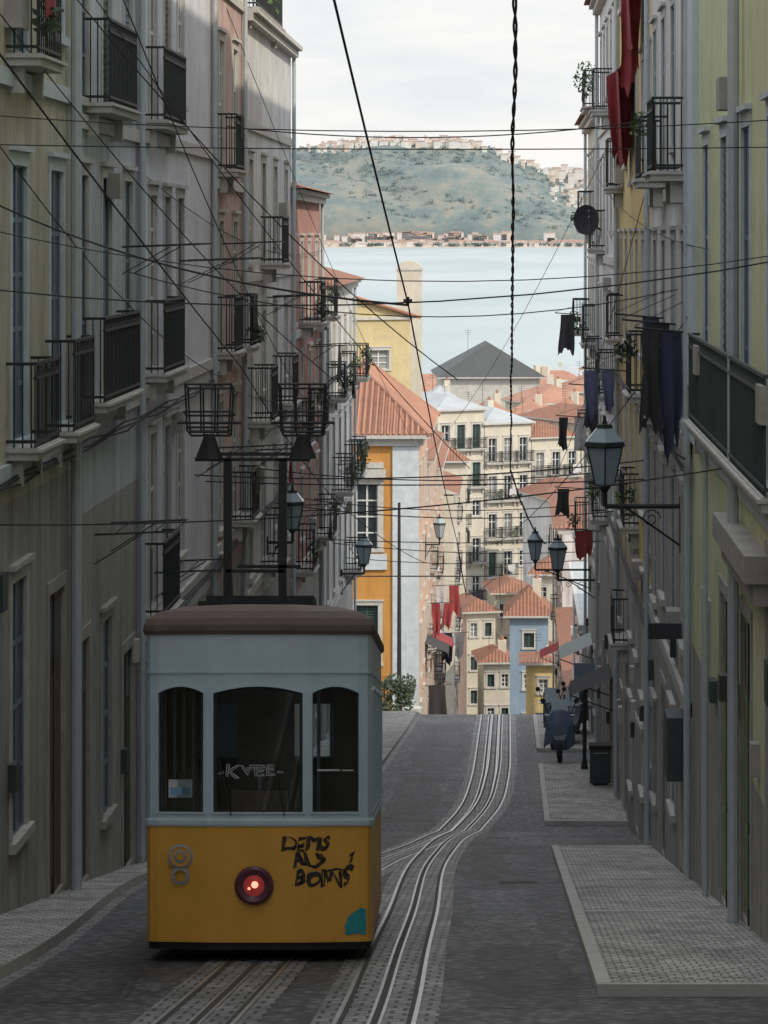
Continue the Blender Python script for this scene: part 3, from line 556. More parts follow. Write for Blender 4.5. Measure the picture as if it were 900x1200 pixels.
loft('letterboard','tramblue',[ring(1,2.83),ring(1,3.28)],False); loft('letterboard','tramblue',[ring(1.012,2.86),ring(1.012,2.89)])
loft('roof','tramroof',[ring(1.02,3.27),ring(1.035,3.31),ring(1.03,3.37),ring(.995,3.44),ring(.9,3.52),ring(.7,3.58),ring(.4,3.61)])
def panel(x0,t0,x1,t1,a0,a1,zb=1.33,zt=2.83,ob=1.40,ot=2.72,rise=.07,n=10,nrm=None):
    d=V((x1-x0,t1-t0,0)); Ln=d.length; d/=Ln; nr=V((d.y,-d.x,0))
    if nrm and nr.dot(nrm)<0: nr=-nr
    P=lambda u,z,w=0:TP(x0+d.x*u+nr.x*w,t0+d.y*u+nr.y*w,z)
    top=lambda u: ot-rise*((2*(u-a0)/(a1-a0)-1)**2)
    q=lambda a,b,c,e,w=0,m='tramblue':mb.face('window_posts',m,[P(a,c,w),P(b,c,w),P(b,e,w),P(a,e,w)])
    if a0>.001: q(0,a0,zb,zt)
    if a1<Ln-.001: q(a1,Ln,zb,zt)
    q(a0,a1,zb,ob)
    pts=[(a0,ob)]+[(a0+(a1-a0)*i/n,top(a0+(a1-a0)*i/n)) for i in range(n+1)]+[(a1,ob)]
    for i in range(n):
        a=a0+(a1-a0)*i/n; b=a0+(a1-a0)*(i+1)/n
        mb.face('window_posts','tramblue',[P(a,top(a)),P(b,top(b)),P(b,zt),P(a,zt)])
    cen=((a0+a1)/2,(ob+ot)/2)
    inn=[(cen[0]+(u-cen[0])*.93,cen[1]+(z-cen[1])*.97) for u,z in pts]; out=[(cen[0]+(u-cen[0])*1.06,cen[1]+(z-cen[1])*1.03) for u,z in pts]
    k=len(pts)
    for i in range(k):
        j=(i+1)%k
        mb.face('window_trim','tramblue',[P(*out[i],.018),P(*out[j],.018),P(*pts[j],.018),P(*pts[i],.018)])
        mb.face('window_trim','tramblue',[P(*out[i],.018),P(*out[j],.018),P(*out[j],0),P(*out[i],0)])
        mb.face('window_trim','tramblue',[P(*pts[i],.018),P(*pts[j],.018),P(*pts[j],-.06),P(*pts[i],-.06)])
        mb.face('window_trim','iron',[P(*inn[i],-.035),P(*inn[j],-.035),P(*pts[j],-.035),P(*pts[i],-.035)])
    mb.face('windscreen','tglass',[P(*p,-.04) for p in pts])
panel(-.53,0,.53,0,.06,1.0,nrm=V((0,-1,0)))
panel(-1.06,.12,-.53,0,.0,.50,nrm=V((0,-1,0)))
panel(.53,0,1.06,.12,.04,.54,nrm=V((0,-1,0)))
for s in (-1,1):
    for (xa,ta),(xb,tb) in (((1.06,.12),(1.15,.17)),((1.15,.17),(1.19,.26)),((1.19,.26),(1.19,.5))):
        mb.face('window_posts','tramblue',[TP(s*xa,ta,1.33),TP(s*xb,tb,1.33),TP(s*xb,tb,2.83),TP(s*xa,ta,2.83)])
    t=.5
    while t<L-.9:
        panel(s*1.19,t,s*1.19,t+1.05,.08,.97,nrm=V((s,0,0)),rise=.05); t+=1.05
    mb.face('window_posts','tramblue',[TP(s*1.19,t,1.33),TP(s*1.19,L-.2,1.33),TP(s*1.19,L-.2,2.83),TP(s*1.19,t,2.83)])
    mb.face('window_posts','tramblue',[TP(s*1.19,L-.2,1.33),TP(s*1.1,L-.05,1.33),TP(s*1.1,L-.05,2.83),TP(s*1.19,L-.2,2.83)])
    mb.face('window_posts','tramblue',[TP(s*1.1,L-.05,1.33),TP(s*.5,L,1.33),TP(s*.5,L,2.83),TP(s*1.1,L-.05,2.83)])
mb.face('window_posts','tramblue',[TP(-.5,L,1.33),TP(.5,L,1.33),TP(.5,L,1.9),TP(-.5,L,1.9)])
tf=lambda u,v,w:TP(u,w,v)
for x0,x1 in ((-1.12,-.75),(-.32,.32),(.75,1.12)): mb.box('interior','tramint',tf,x0,x1,1.3,2.8,1.5,1.54)
mb.box('interior','tramint',tf,-1.12,1.12,1.3,1.75,1.545,1.58); mb.box('interior','tramint',tf,-1.12,1.12,2.55,2.8,1.545,1.58)
for t in (2.6,3.8,5.,6.2): mb.box('interior','tramint',tf,-1.05,-.25,.9,1.9,t,t+.08); mb.box('interior','tramint',tf,.25,1.05,.9,1.9,t,t+.08)
mb.box('interior','tramint',tf,-1.13,1.13,2.84,2.86,.3,L-.2); mb.box('interior','tramint',tf,-.3,.3,1.26,1.62,.35,.7)
mb.tube('interior','chrome',TP(.62,.5,1.2),TP(.62,.5,2.8),.02); mb.tube('interior','chrome',TP(-.62,.5,1.2),TP(-.62,.5,2.8),.02); mb.tube('interior','chrome',TP(.0,.45,1.6),TP(.0,.45,1.85),.03); mb.tube('interior','chrome',TP(-.15,.45,1.85),TP(.15,.45,1.85),.02)
for k in range(5): x=-1.02+.1*k; mb.box('interior','tramint',tf,x,x+.03,1.4,2.75,.32,.34)
M['notice']=flat('blue_notice',(.2,.34,.5),.6); mb.box('notice','whitec',tf,-.95,-.70,1.55,1.74,.115,.12); mb.box('notice','notice',tf,-.93,-.72,1.58,1.66,.105,.11)
mb.box('notice','whitec',tf,.62,.86,1.83,1.85,.05,.055); mb.box('notice','whitec',tf,.88,1.0,1.83,1.845,.11,.115)
for s in (-.28,.28):
    mb.tube('wipers','black',TP(s,-.03,1.36),TP(s-.12,-.035,1.95),.008,4)
mb.box('underframe','black',tf,-.9,.9,-.12,.02,.5,L-.5)
for t in (1.9,L-1.9):
    for s in (-1,1): mb.tube('wheels','black',TP(s*.33-.06,t,.08),TP(s*.33+.06,t,.08),.26,20)
def disc(part,mat,c,r0,r1,t0,t1,n=28):
    for k in range(n):
        a,b=2*math.pi*k/n,2*math.pi*(k+1)/n
        p=lambda an,r,t:TP(c[0]+r*math.cos(an),t,c[1]+r*math.sin(an))
        mb.face(part,mat,[p(a,r0,t0),p(b,r0,t0),p(b,r1,t1),p(a,r1,t1)])
HC=(-.04,.63)
disc('headlamp','lamp_red',HC,.205,.205,.02,-.05); disc('headlamp','lamp_red',HC,.205,.17,-.05,-.085); disc('headlamp','lamp_red',HC,.17,.11,-.085,-.06); disc('headlamp','lampr',HC,.11,.0,-.058,-.075)
disc('headlamp','lampwhite',(HC[0]+.01,HC[1]+.01),.036,.0,-.078,-.088); disc('headlamp','lampwhite',(HC[0]-.05,HC[1]-.03),.015,.0,-.078,-.083,10)
EC=(-.82,.93); te=.035
disc('emblem','gstone',EC,.135,.105,te,te-.015); disc('emblem','tramyellow',EC,.105,0,te-.004,te-.006); disc('emblem','gstone',(EC[0],EC[1]-.2),.1,.06,te,te-.01); disc('emblem','gstone',EC,.07,.04,te-.008,te-.016)
def cheek(x):
    x=abs(x); return 0 if x<=.53 else (x-.53)*.2264 if x<1.06 else .12+(x-1.06)*.55
random.seed(5)
pts=[(.92,.10),(.91,.2),(.95,.3),(1.02,.35),(1.08,.39),(1.13,.37),(1.135,.2),(1.13,.10)]
for (xa,za),(xb,zb) in zip(pts,pts[1:]): mb.face('paint_daub','cyan',[TP(xa,cheek(xa)-.012,za),TP(xb,cheek(xb)-.012,zb),TP(1.03,cheek(1.03)-.014,.12)])
cf=tf; ir='iron'
mb.box('current_collector',ir,cf,-.62,.55,3.60,3.72,1.0,1.9); mb.box('current_collector',ir,cf,-.7,-.5,3.56,3.66,.95,2.)
for x in (-.40,.2):
    mb.box('current_collector',ir,cf,x-.045,x+.045,3.6,5.22,1.2,1.28); mb.tube('current_collector',ir,TP(x,1.9,3.7),TP(x,1.25,4.6),.02)
for z,a,b in ((5.2,-.76,.5),(5.26,-.72,.46),(3.98,-.42,.22),(4.03,-.30,.4)): mb.box('current_collector',ir,cf,a,b,z,z+.035,1.2,1.24)
for cx in (-.60,.42):
    w=.25
    for z,hw in ((6.02,w),(5.72,w*1.05),(5.55,w*.85),(5.50,w*.85)):
        for tt in (1.02,1.42): mb.tube('current_collector',ir,TP(cx-hw,tt,z),TP(cx+hw,tt,z),.013)
        for sx in (-hw,hw): mb.tube('current_collector',ir,TP(cx+sx,1.02,z),TP(cx+sx,1.42,z),.013)
    for sx in (-w,-w*.33,w*.33,w): 
        for tt in (1.02,1.42): mb.tube('current_collector',ir,TP(cx+sx,tt,6.02),TP(cx+sx*.9,tt,5.5),.011)
    mb.tube('current_collector',ir,TP(cx,1.22,5.5),TP(cx,1.22,5.23),.05,8,.15)
    mb.tube('current_collector',ir,TP(cx-w*1.4,1.22,5.62),TP(cx+w*1.4,1.22,5.62),.016)
tram=mb.build('funicular_tram')
def text(s,x,z,size,mat,bev=.011,shear=0,rot=0,sx=1,off=-.008,jit=.012):
    c=bpy.data.curves.new('t','FONT'); c.body=s; c.size=size; c.fill_mode='NONE'; c.bevel_depth=bev; c.bevel_resolution=0; c.shear=shear; c.resolution_u=3; c.space_character=1.02
    o=bpy.data.objects.new('t',c); sc.collection.objects.link(o); bpy.context.view_layer.update()
    me=bpy.data.meshes.new_from_object(o.evaluated_get(bpy.context.evaluated_depsgraph_get())); bpy.data.objects.remove(o)
    ca,sa=math.cos(rot),math.sin(rot)
    for v in me.vertices:
        u,w_=v.co.x*sx,v.co.y; n_=mn.noise(V((u*9+size*40,w_*9,z*7))); n2=mn.noise(V((u*9,w_*9+5,z*3+9)))
        u+=n_*jit*2.2; w_+=n2*jit*2.2; X=x+u*ca-w_*sa; Z=z+u*sa+w_*ca+ jit*math.sin(u*23)
        v.co=TP(X,cheek(X)+off-v.co.z*.5,Z)
    me.materials.clear(); me.materials.append(M[mat]); oo=bpy.data.objects.new('graffiti',me); sc.collection.objects.link(oo); oo.parent=tram
text('DEMS',.24,.99,.21,'ink',.009,.25,.05,.95,jit=.02)
text('ALS',.36,.82,.21,'ink',.009,-.15,.04,1.05,jit=.022); text('BORNS',.38,.62,.21,'ink',.009,.2,.06,.86,jit=.022); text('z',.94,.87,.17,'ink',.008,.3,.2,jit=.02)
text('~~',.72,.74,.14,'ink',.006,.1,.1)
text('-KVEE-',-.42,1.77,.17,'whitec',.0035,0,.02,1.35,off=.03,jit=.012)
# ------------------------------------------------------------------ street lamps
def lantern(xw,x,y,z,s=1.):
    mb=MB(); sg=1 if xw>x else -1
    mb.poly('bracket','iron',[(xw,y,z-.35),(x,y,z-.35),(x,y,z-.1)],.03*s+.01); mb.poly('bracket','iron',[(xw,y,z-1.0),(x+.35*sg,y,z-.37)],.02)
    for c,r in (((x+.75*sg,z-.55),.16),((x+.35*sg,z-.5),.11)):
        pts=[(c[0]+r*(1-k/22)*math.cos(k*.55),y,c[1]+r*(1-k/22)*math.sin(k*.55)) for k in range(18)]; mb.poly('bracket','iron',pts,.012,4)
    mb.box('bracket','iron',Fr((xw,y,0),(1,0,0),(0,1,0)),-.03,.03,z-1.1,z-.2,-.08,.08)
    def frus(part,m,z0,r0,z1,r1,n=6):
        P=[V((x+r0*math.cos(2*math.pi*(k+.5)/n),y+r0*math.sin(2*math.pi*(k+.5)/n),z0)) for k in range(n)]; Q=[V((x+r1*math.cos(2*math.pi*(k+.5)/n),y+r1*math.sin(2*math.pi*(k+.5)/n),z1)) for k in range(n)]
        for k in range(n): mb.face(part,m,[P[k],P[(k+1)%n],Q[(k+1)%n],Q[k]])
        mb.face(part,m,P); mb.face(part,m,Q); return P,Q
    frus('finial','iron',z-.12,.05,z,.13); P,Q=frus('glazing','lampglass',z,.17*s,z+.62,.31*s)
    for p,q in zip(P,Q): mb.tube('frame','iron',p,q,.016,4)
    for R in (P,Q):
        for k in range(6): mb.tube('frame','iron',R[k],R[(k+1)%6],.018,4)
    frus('hood','iron',z+.63,.36*s,z+.70,.34*s); frus('hood','lampglass',z+.705,.33*s,z+.92,.14*s); frus('hood','iron',z+.925,.15*s,z+.98,.13*s); frus('finial','iron',z+.985,.05,z+1.12,.02)
    mb.build('street_lamp')
lantern(2.74,1.5,47,-4.05,1.05); lantern(2.74,1.45,92,-10.6); lantern(2.7,.8,100,-11.2,.9)
lantern(-6.25,-5.6,74,-7.5); lantern(-6.1,-5.3,104,-11.8); lantern(-4.2,-3.5,140,-14.6)
# ------------------------------------------------------------------ laundry racks
def rack(left,xw,y,z,out=1.1,w=1.6,clothes=(),n=4):
    mb=MB(); s=1 if left else -1
    for yy in (y,y+w): mb.tube('arms','iron',(xw,yy,z),(xw+s*out,yy,z+.05),.018,5); mb.tube('arms','iron',(xw,yy,z-.45),(xw+s*out*.6,yy,z),.012,4)
    for k in range(n): 
        xx=xw+s*out*(k+1)/n; mb.tube('arms','iron',(xx,y-.2,z+.04*(k+1)/n),(xx,y+w+.2,z+.04*(k+1)/n),.011,4)
    for (k,a,b,h,m) in clothes:
        xx=xw+s*out*(k+1)/n; cloth(mb,m,(xx,y+a,z+.02),(xx,y+b,z+.02),h)
    mb.build('laundry_rack')
def line(left,xw,y,z,out,items):
    mb=MB(); s=1 if left else -1
    mb.tube('arms','iron',(xw,y,z),(xw+s*out,y,z+.08),.018,5); mb.tube('arms','iron',(xw,y+.02,z+.5),(xw+s*out,y+.02,z+.1),.008,4)
    for a,b,h,m in items: cloth(mb,m,(xw+s*a,y,z+.02),(xw+s*b,y,z+.02),h)
    mb.build('laundry_rack')
rack(True,-6.4,44.5,-4.6,1.2,1.8); rack(True,-6.4,47.6,-.2,1.3,1.6); rack(True,-6.35,55.5,-.5,1.5,1.4); rack(True,-6.35,51.5,-6.,1.2,1.8); rack(True,-6.3,63,-.2,1.2,1.8); rack(True,-6.2,70,-5.2,1.1,1.5,[(2,.2,.8,.8,'red')])
rack(True,-6.3,79,-10.4,1.0,1.5,[(1,.2,.8,.9,'red')]); rack(True,-6.1,96,-4.4,1.1,1.6,[(2,.1,1.3,1.,'dark')]); rack(True,-6.1,88,-3.4,1.1,1.6,[(2,.1,1.3,1.,'dark')]); rack(True,-6.1,101,-8,1.1,1.6,[(1,.1,.7,.8,'whitec')])
rack(True,-6.3,58,-4.4,1.2,1.8,[(1,.2,1.,.9,'dark')]); rack(True,-6.25,74,-1.6,1.2,1.8); rack(True,-6.2,84,-8,1.2,1.8,[(2,.2,1.,.9,'dark')])
line(False,2.74,46,-1.55,.8,[(.05,.35,1.9,'navy'),(.42,.7,1.5,'dark')]); line(False,2.74,48.5,-1.5,.9,[(.1,.5,1.7,'dark')]); line(False,2.74,52,-1.5,.9,[(.1,.4,1.6,'navy')])
line(False,2.74,68,-3.2,1.1,[(.35,.65,.9,'violet'),(.75,1.05,1.1,'violet')])
line(False,2.74,84,-4.4,1.1,[(.2,.6,1.3,'dark')]); line(False,2.74,95,-6,1.3,[(.3,.7,1.1,'whitec'),(.9,1.2,1.,'dark')]); line(False,2.7,101,-2.8,1.2,[(.5,1.,1.3,'dark')])
line(False,2.74,88,-9,1.1,[(.3,.8,.8,'red')]); line(False,2.74,98,-8.6,1.3,[(.8,1.2,.9,'dark')])
mb=MB()
for y0,y1,zt,h in ((60,63,6.0,2.0),(65,69,4.2,2.4)):
    F=Fr((2.78,y0,0),(0,1,0),(-1,0,0)); W=y1-y0
    for i in range(12):
        a,b=W*i/12,W*(i+1)/12; sg=lambda u:.05*math.sin(u*5)
        mb.face('cloth','red',[F(a,zt,.0),F(b,zt,.0),F(b,zt-.5,.4+sg(b)),F(a,zt-.5,.4+sg(a))])
        mb.face('cloth','red',[F(a,zt-.5,.4+sg(a)),F(b,zt-.5,.4+sg(b)),F(b,zt-h*(1+.08*math.sin(b*3)),.32-sg(b)),F(a,zt-h*(1+.08*math.sin(a*3)),.32-sg(a))])
    mb.tube('rail','iron',F(0,zt-.5,.4),F(W,zt-.5,.4),.03)
cloth(mb,'red',(2.15,66,3.6),(2.65,66,3.9),2.1,12,.12); cloth(mb,'red',(2.3,61,5.0),(2.72,61,5.2),1.9,12,.12)
mb.build('red_awning')
mb=MB(); c=V((2.25,88,.45))
for k in range(20):
    for j in range(4):
        def p(k,j):
            a=2*math.pi*k/20; r=.46*j/4; return c+V((r*math.cos(a)*.85,-.5*(r/.46)**2*.3,r*math.sin(a)))
        mb.face('dish','dark',[p(k,j),p(k+1,j),p(k+1,j+1),p(k,j+1)])
mb.tube('arm','iron',c,(2.75,88,.1),.03); mb.tube('arm','iron',c,c+V((0,-.5,-.05)),.02); mb.build('satellite_dish')
# ------------------------------------------------------------------ parked scooters, bins
def torus(mb,part,mat,F,c,R,r,n=20,m=8):
    for i in range(n):
        for j in range(m):
            def p(i,j):
                a=2*math.pi*i/n; b=2*math.pi*j/m; q=R+r*math.cos(b); return F(c[0]+r*math.sin(b),c[1]+q*math.sin(a),c[2]+q*math.cos(a))
            mb.face(part,mat,[p(i,j),p(i+1,j),p(i+1,j+1),p(i,j+1)])
M['scoot']=flat('scooter_dark_paint',(.06,.075,.10),.4,.1); M['cover']=flat('blue_rain_cover',(.10,.14,.20),.6,0,.4,3)
def scooter(sx,sy,S,cover=False):
    mb=MB(); z=G(sy)+.12; sl=(G(sy+.5)-G(sy-.5)); F=lambda u,v,w:V((sx+u*S,sy+w*S,z+v*S+sl*w*S))
    for dy in (-.62,.62): torus(mb,'wheels','black',F,(0,.26,dy),.21,.06); mb.tube('wheels','chrome',F(-.03,.26,dy),F(.03,.26,dy),.12*S,12)
    prof=[(-.75,.55,.12),(-.55,.75,.2),(-.45,1.05,.24),(-.35,.95,.2),(-.28,.4,.2),(.1,.36,.22),(.2,.7,.2),(.4,.86,.22),(.8,.82,.18),(.98,.62,.1)]
    low=[.35,.4,.5,.35,.28,.26,.3,.38,.5,.55]; P=lambda s,t,zz:F(s,zz,t)
    for i in range(len(prof)-1):
        (a,h,w),(b,k,q)=prof[i],prof[i+1]; l0,l1=low[i],low[i+1]
        mb.face('body','scoot',[P(-w,a,h),P(w,a,h),P(q,b,k),P(-q,b,k)]) 
        for s in(-1,1): mb.face('body','scoot',[P(s*w,a,l0),P(s*w,a,h),P(s*q,b,k),P(s*q,b,l1)])
        mb.face('body','scoot',[P(-w,a,l0),P(w,a,l0),P(q,b,l1),P(-q,b,l1)])
    mb.face('body','scoot',[F(-.12,.35,-.75),F(.12,.35,-.75),F(.12,.55,-.75),F(-.12,.55,-.75)])
    mb.box('seat','black',F,-.16,.16,.86,.95,.2,.85); mb.tube('handlebar','chrome',F(-.36,1.12,-.42),F(.36,1.12,-.42),.025); mb.tube('fork','chrome',F(0,.26,-.62),F(0,1.1,-.42),.035)
    for s in(-1,1): mb.tube('mirrors','iron',F(s*.26,1.12,-.42),F(s*.38,1.42,-.42),.014); mb.tube('mirrors','iron',F(s*.40,1.46,-.43),F(s*.40,1.46,-.40),.08,10)
    mb.face('windshield','lampglass',[F(-.22,1.05,-.5),F(.22,1.05,-.5),F(.18,1.5,-.36),F(-.18,1.5,-.36)]); mb.box('top_case','black',F,-.22,.22,.95,1.28,.8,1.15); mb.tube('headlight','lampglass',F(0,.95,-.52),F(0,.95,-.44),.09*S,12)
    if cover:   # rain cover thrown over handlebar and seat, wheels showing
        secs=[(-.66,.62,.13),(-.6,.95,.2),(-.5,1.22,.3),(-.38,1.30,.34),(-.2,1.05,.26),(.1,.9,.22),(.45,1.04,.27),(.8,1.30,.26),(1.12,1.24,.22),(1.2,.7,.16)]
        def f(X,Y,t,h,w):
            n_=mn.noise(V((X*3,Y*3,t*5))); return F(X*w*(1+.12*math.sin(t*15+X*3)+.15*n_),.42+.1*math.sin(t*9+X*4)*(1-Y)+(h-.42)*Y,t+.04*n_)
        rim=[(-1.1,0),(-1.05,.4),(-.95,.75),(-.55,.97),(0,1.),(.55,.97),(.95,.75),(1.05,.4),(1.1,0)]
        for (a,h,w),(b,k,q) in zip(secs,secs[1:]):
            for (x0,y0),(x1,y1) in zip(rim,rim[1:]): mb.face('rain_cover','cover',[f(x0,y0,a,h,w),f(x1,y1,a,h,w),f(x1,y1,b,k,q),f(x0,y0,b,k,q)])
        for (a,h,w) in (secs[0],secs[-1]): mb.face('rain_cover','cover',[f(x,y,a,h,w) for x,y in rim])
    mb.build('parked_scooter')
scooter(1.42,87.,1.25,True); scooter(1.95,94.5,1.15); scooter(1.3,97,1.1); scooter(2.2,99,1.15,True)
def table(x,y):
    mb=MB(); z=G(y)+.12; mb.tube('top','chrome',(x,y,z+.72),(x,y,z+.75),.35,16); mb.tube('stem','iron',(x,y,z),(x,y,z+.72),.03); mb.tube('foot','iron',(x,y,z),(x,y,z+.03),.22,12); mb.build('cafe_table')
table(1.3,103.5)
mb=MB()
z=G(79)+.12; F=Fr((2.4,79,z),(1,0,0),(0,1,0)); mb.box('body','iron2',F,-.28,.28,0.08,1.0,-.25,.25); mb.box('lid','black',F,-.31,.31,1.0,1.1,-.28,.28); mb.box('feet','black',F,-.2,.2,0,.08,-.2,.2); mb.tube('handle','chrome',F(-.2,.9,-.28),F(.2,.9,-.28),.015)
mb.build('waste_bin')
mb=MB(); y=84.; x=2.1; z=G(y)+.1; mb.tube('post','iron',(x,y,z),(x,y,z+3.1),.06,8); mb.box('panel','frameb',Fr((x,y-.08,0),(1,0,0),(0,1,0)),-.3,.3,z+2.6,z+3.1,-.02,.02); mb.tube('base','iron',(x,y,z),(x,y,z+.3),.12,8,.07); mb.build('street_sign')
mb=MB(); y=126; x=-4.9; z=G(y); mb.tube('post','iron',(x,y,z),(x,y,z+9.6),.11,8,.06); mb.tube('base','iron',(x,y,z),(x,y,z+.8),.18,8,.13); mb.tube('arm','iron',(x-3,y,z+6.4),(x+4,y,z+6.4),.03); mb.build('tram_wire_pole')
mb=MB(); y=126.; z=G(y)
mb.tube('pot','stone',(-4.3,y,z),(-4.3,y,z+.7),.3,10,.42)
for _ in range(9): clump(mb,'foliage','leafd',(-4.8+random.uniform(-1.3,.5),y-5+random.uniform(-.3,.3),z+1.+random.uniform(.4,1.5)),(.45,.4,.45),140,.09)
mb.build('potted_shrub')
def awning(xw,s,y,z,w,m):
    mb=MB(); F=Fr((xw,y,0),(0,1,0),(s,0,0)); mb.face('canopy',m,[F(0,z,0),F(w,z,0),F(w,z-.5,1.1),F(0,z-.5,1.1)]); mb.face('canopy',m,[F(0,z-.5,1.1),F(w,z-.5,1.1),F(w,z-.75,1.12),F(0,z-.75,1.12)])
    for u in (0,w): mb.tube('arms','iron',F(u,z-.9,0),F(u,z-.5,1.1),.02)
    mb.build('shop_awning')
awning(-4.2,1,150,G(150)+5.,3,'red'); awning(-4.2,1,158,G(158)+5.5,3,'whitec'); awning(-4.2,1,140,G(140)+4.2,3,'dark'); awning(2.6,-1,152,G(152)+4.5,3,'red'); awning(2.7,-1,97,G(97)+3.2,3,'frameg'); awning(2.7,-1,78,G(78)+3.1,2.5,'dark')
line(True,-4.2,144.8,-18.4,1.3,[(.2,.6,1.5,'red'),(.8,1.2,1.2,'red')]); line(True,-4.2,152,-18.4,1.6,[(.2,.7,1.4,'whitec'),(.9,1.4,1.5,'red')]); line(True,-4.2,135,-21.,1.4,[(.3,1.1,1.6,'dark')]); line(True,-4.2,160,-22,1.8,[(.3,.9,1.6,'navy'),(1.1,1.6,1.3,'whitec')])
# ------------------------------------------------------------------ overhead wires
def wire(a,b,sag=.3,r=.012,n=14,name='overhead_wire',twist=0,ph=0,am=.009):
    c=bpy.data.curves.new(name,'CURVE'); c.dimensions='3D'; c.bevel_depth=r; c.bevel_resolution=1
    a=V(a);b=V(b); N_=n if not twist else twist; s=c.splines.new('POLY'); s.points.add(N_)
    for i in range(N_+1):
        t=i/N_; p=a.lerp(b,t)+V((0,0,-4*sag*t*(1-t)))
        if twist: p+=V((am*math.sin(i*.8+ph),0,am*math.cos(i*.8+ph)))*(.6+.9*mn.noise(V((i*.09,ph,0))))+V((.012*mn.noise(V((i*.05,3,0))),0,0))
        s.points[i].co=(*p,1)
    c.materials.append(M['wire']); o=bpy.data.objects.new(name,c); sc.collection.objects.link(o); return o
H=lambda y,h=5.5:G(y)+h
pts=[(-.70,2),(-.74,20.6),(-.9,48),(-1.1,70),(-.6,90),(-.5,112),(-.5,150)]
for (xa,ya),(xb,yb) in zip(pts,pts[1:]): wire((xa,ya,H(ya)),(xb,yb,H(yb)),.0+.1*(yb-ya)/30,.006 if ya<30 else .011)
for ph in (0,3.14):
    wire((.02,4,H(4)),(-.02,33,H(33)-.1),.3,.005,twist=330,ph=ph,am=.008); wire((-.02,33,H(33)-.1),(.55,48,H(48)),.15,.007,twist=140,ph=ph,am=.01)
pts=[(-2.7,2),(-2.8,30),(-2.9,48),(-2.,66),(-1.,88)]
for (xa,ya),(xb,yb) in zip(pts,pts[1:]): wire((xa,ya,H(ya,6.2)),(xb,yb,H(yb,6.2)),.1,.007)
LX,RX=-6.4,2.76
spans=[(20.6,.1,.0,.55),(26,.85,.8,.05),(27,1.25,1.1,.2),(30,.3,-.2,.5),(48,-.6,-.9,.6),(58,-4.8,-4.5,.2),(60,-5.1,-5.0,.1),(70,-5.6,-5.6,.3),(76,-7.0,-7.2,.3),(88,-8.,-8.2,.3),(88,-9.2,-9.3,.1),(100,-10.6,-10.9,.2),(108,-12,-12.2,.2),(64,2.4,2.5,.3),(36,-3.6,-2.9,.2)]
for y,zl,zr,s in spans: wire((LX,y,zl),(RX,y+random.uniform(-1,1),zr),s,.006 if y<32 else .010 if y<50 else .015)
for a,b,s in (((-6.4,33,4.5),(-.9,48,-2.4),.5),((-6.4,36,2.8),(-3.2,52,-2.6),.3),((-6.4,30,.9),(-.74,20.6,-.5),.3),((-6.4,34,1.6),(-5.9,60,-3.),.5),((-4.4,30,3.4),(-5.,70,-4.),.4),((-6.4,40,4.2),(-.9,62,-5),.4),((2.7,44,-1.2),(-.5,90,-9.6),.4),((2.7,58,1.0),(1.2,92,-8.),.6),((2.7,40,-.2),(2.4,90,2.2),.5),((-6.3,64,5.),(-4.3,130,-9.5),.5),((2.7,70,3.),(-4,130,-10),1.),((-6.3,50,1.),(-6.2,95,-.5),.6),((-6.3,60,-3.),(-6.,110,-6),.5)):
    wire(a,b,s,.009)
mb=MB()
for p in ((-.74,20.6,-.47),(-4.,20.6,.02)):
    p=V(p); k=.024
    mb.tube('insulators','wire',p-V((k*1.3,0,0)),p+V((k*1.3,0,0)),k*.6,8); mb.tube('insulators','wire',p-V((0,0,k*1.2)),p+V((0,0,k*1.2)),k*.5,8)
mb.build('wire_insulators')
mb=MB()
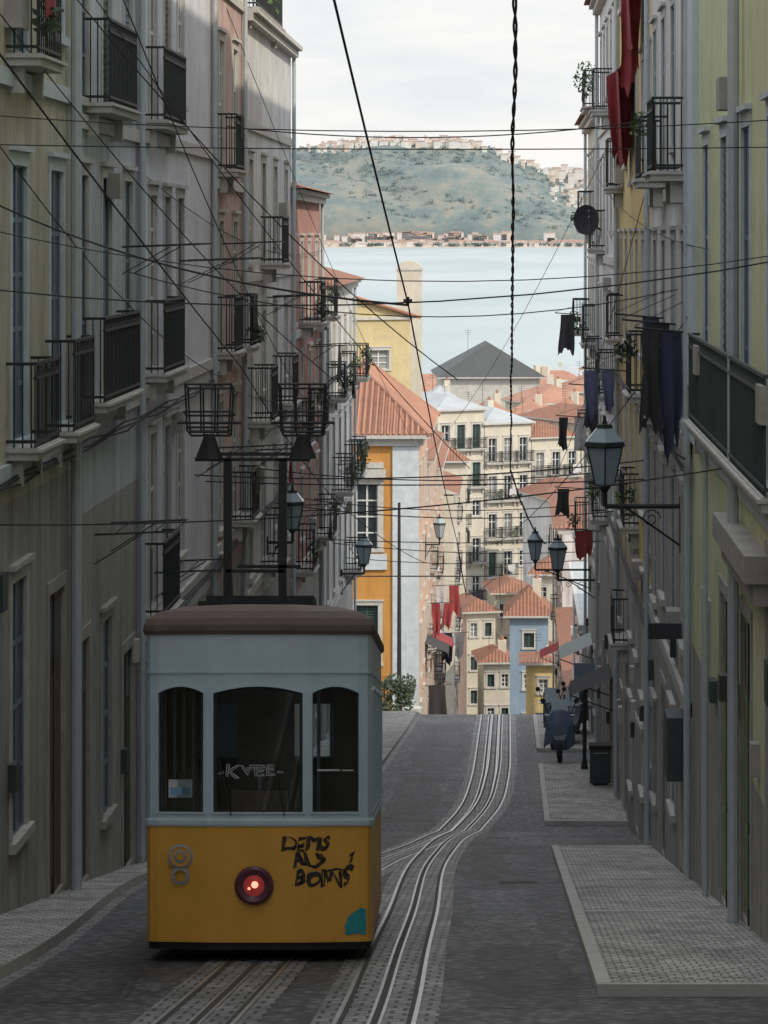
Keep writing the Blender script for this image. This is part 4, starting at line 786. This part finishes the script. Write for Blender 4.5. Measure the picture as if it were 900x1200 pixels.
for xw,s,z0,ya,yb in ((-6.4,1,-3.0,33,61),(-6.3,1,-6.8,50,82),(2.74,-1,-3.4,44,75),(2.76,-1,-7.5,57,100),(-6.2,1,-4.8,70,110)):
    for q in range(3):
        pts=[(xw+s*(.12+.02*q),ya+(yb-ya)*i/14,z0-.04*q-.1*abs(math.sin(i*1.3+q))) for i in range(15)]; mb.poly('cables','wire',pts,.018,4)
mb.build('facade_cables')
# ------------------------------------------------------------------ camera
cam=bpy.data.cameras.new('camera'); co=bpy.data.objects.new('camera',cam); sc.collection.objects.link(co)
co.location=(0,0,0); co.rotation_euler=(math.pi/2,0,0); cam.sensor_width=36; cam.lens=102; cam.shift_x=-.125; cam.shift_y=-.2708; cam.clip_start=.1; cam.clip_end=40000
sc.camera=co
# ------------------------------------------------------------------ light
EL=math.radians(40); AZ=math.radians(132)
sd=V((math.sin(AZ)*math.cos(EL),math.cos(AZ)*math.cos(EL),math.sin(EL)))
l=bpy.data.lights.new('sun','SUN'); l.energy=2.9; l.angle=math.radians(.6); l.color=(1,.88,.70); lo=bpy.data.objects.new('sun',l); sc.collection.objects.link(lo); lo.rotation_euler=(-sd).to_track_quat('-Z','Y').to_euler()
w=bpy.data.worlds.new('World'); sc.world=w; w.use_nodes=True; nt=w.node_tree; bg=nt.nodes['Background']; bg.inputs[1].default_value=.15
sk=N(nt,'ShaderNodeTexSky'); sk.sky_type='NISHITA'; sk.sun_disc=False; sk.sun_elevation=EL; sk.sun_rotation=AZ; sk.dust_density=2.
tc=N(nt,'ShaderNodeTexCoord'); sp=N(nt,'ShaderNodeSeparateXYZ'); nt.links.new(tc.outputs['Generated'],sp.inputs[0])
mp=N(nt,'ShaderNodeMapping'); mp.inputs['Scale'].default_value=(5,5,26); nt.links.new(tc.outputs['Generated'],mp.inputs['Vector'])
cn=ramp(nt,noise(nt,mp.outputs['Vector'],1.,6,.6),[(.38,(5.7,5.85,6.05)),(.60,(6.9,6.75,6.5))])
hi=(10.4,10.7,11.2)
el=ramp(nt,sp.outputs['Z'],[(0.,.97),(.2,.92),(.6,.8),(1.,.75)])
up=ramp(nt,sp.outputs['Z'],[(.12,0.),(.45,1.)])
nt.links.new(mix(nt,el,sk.outputs[0],mix(nt,up,cn,hi)),bg.inputs[0])
sc.view_settings.view_transform='Standard'; sc.view_settings.look='None'; sc.view_settings.exposure=0
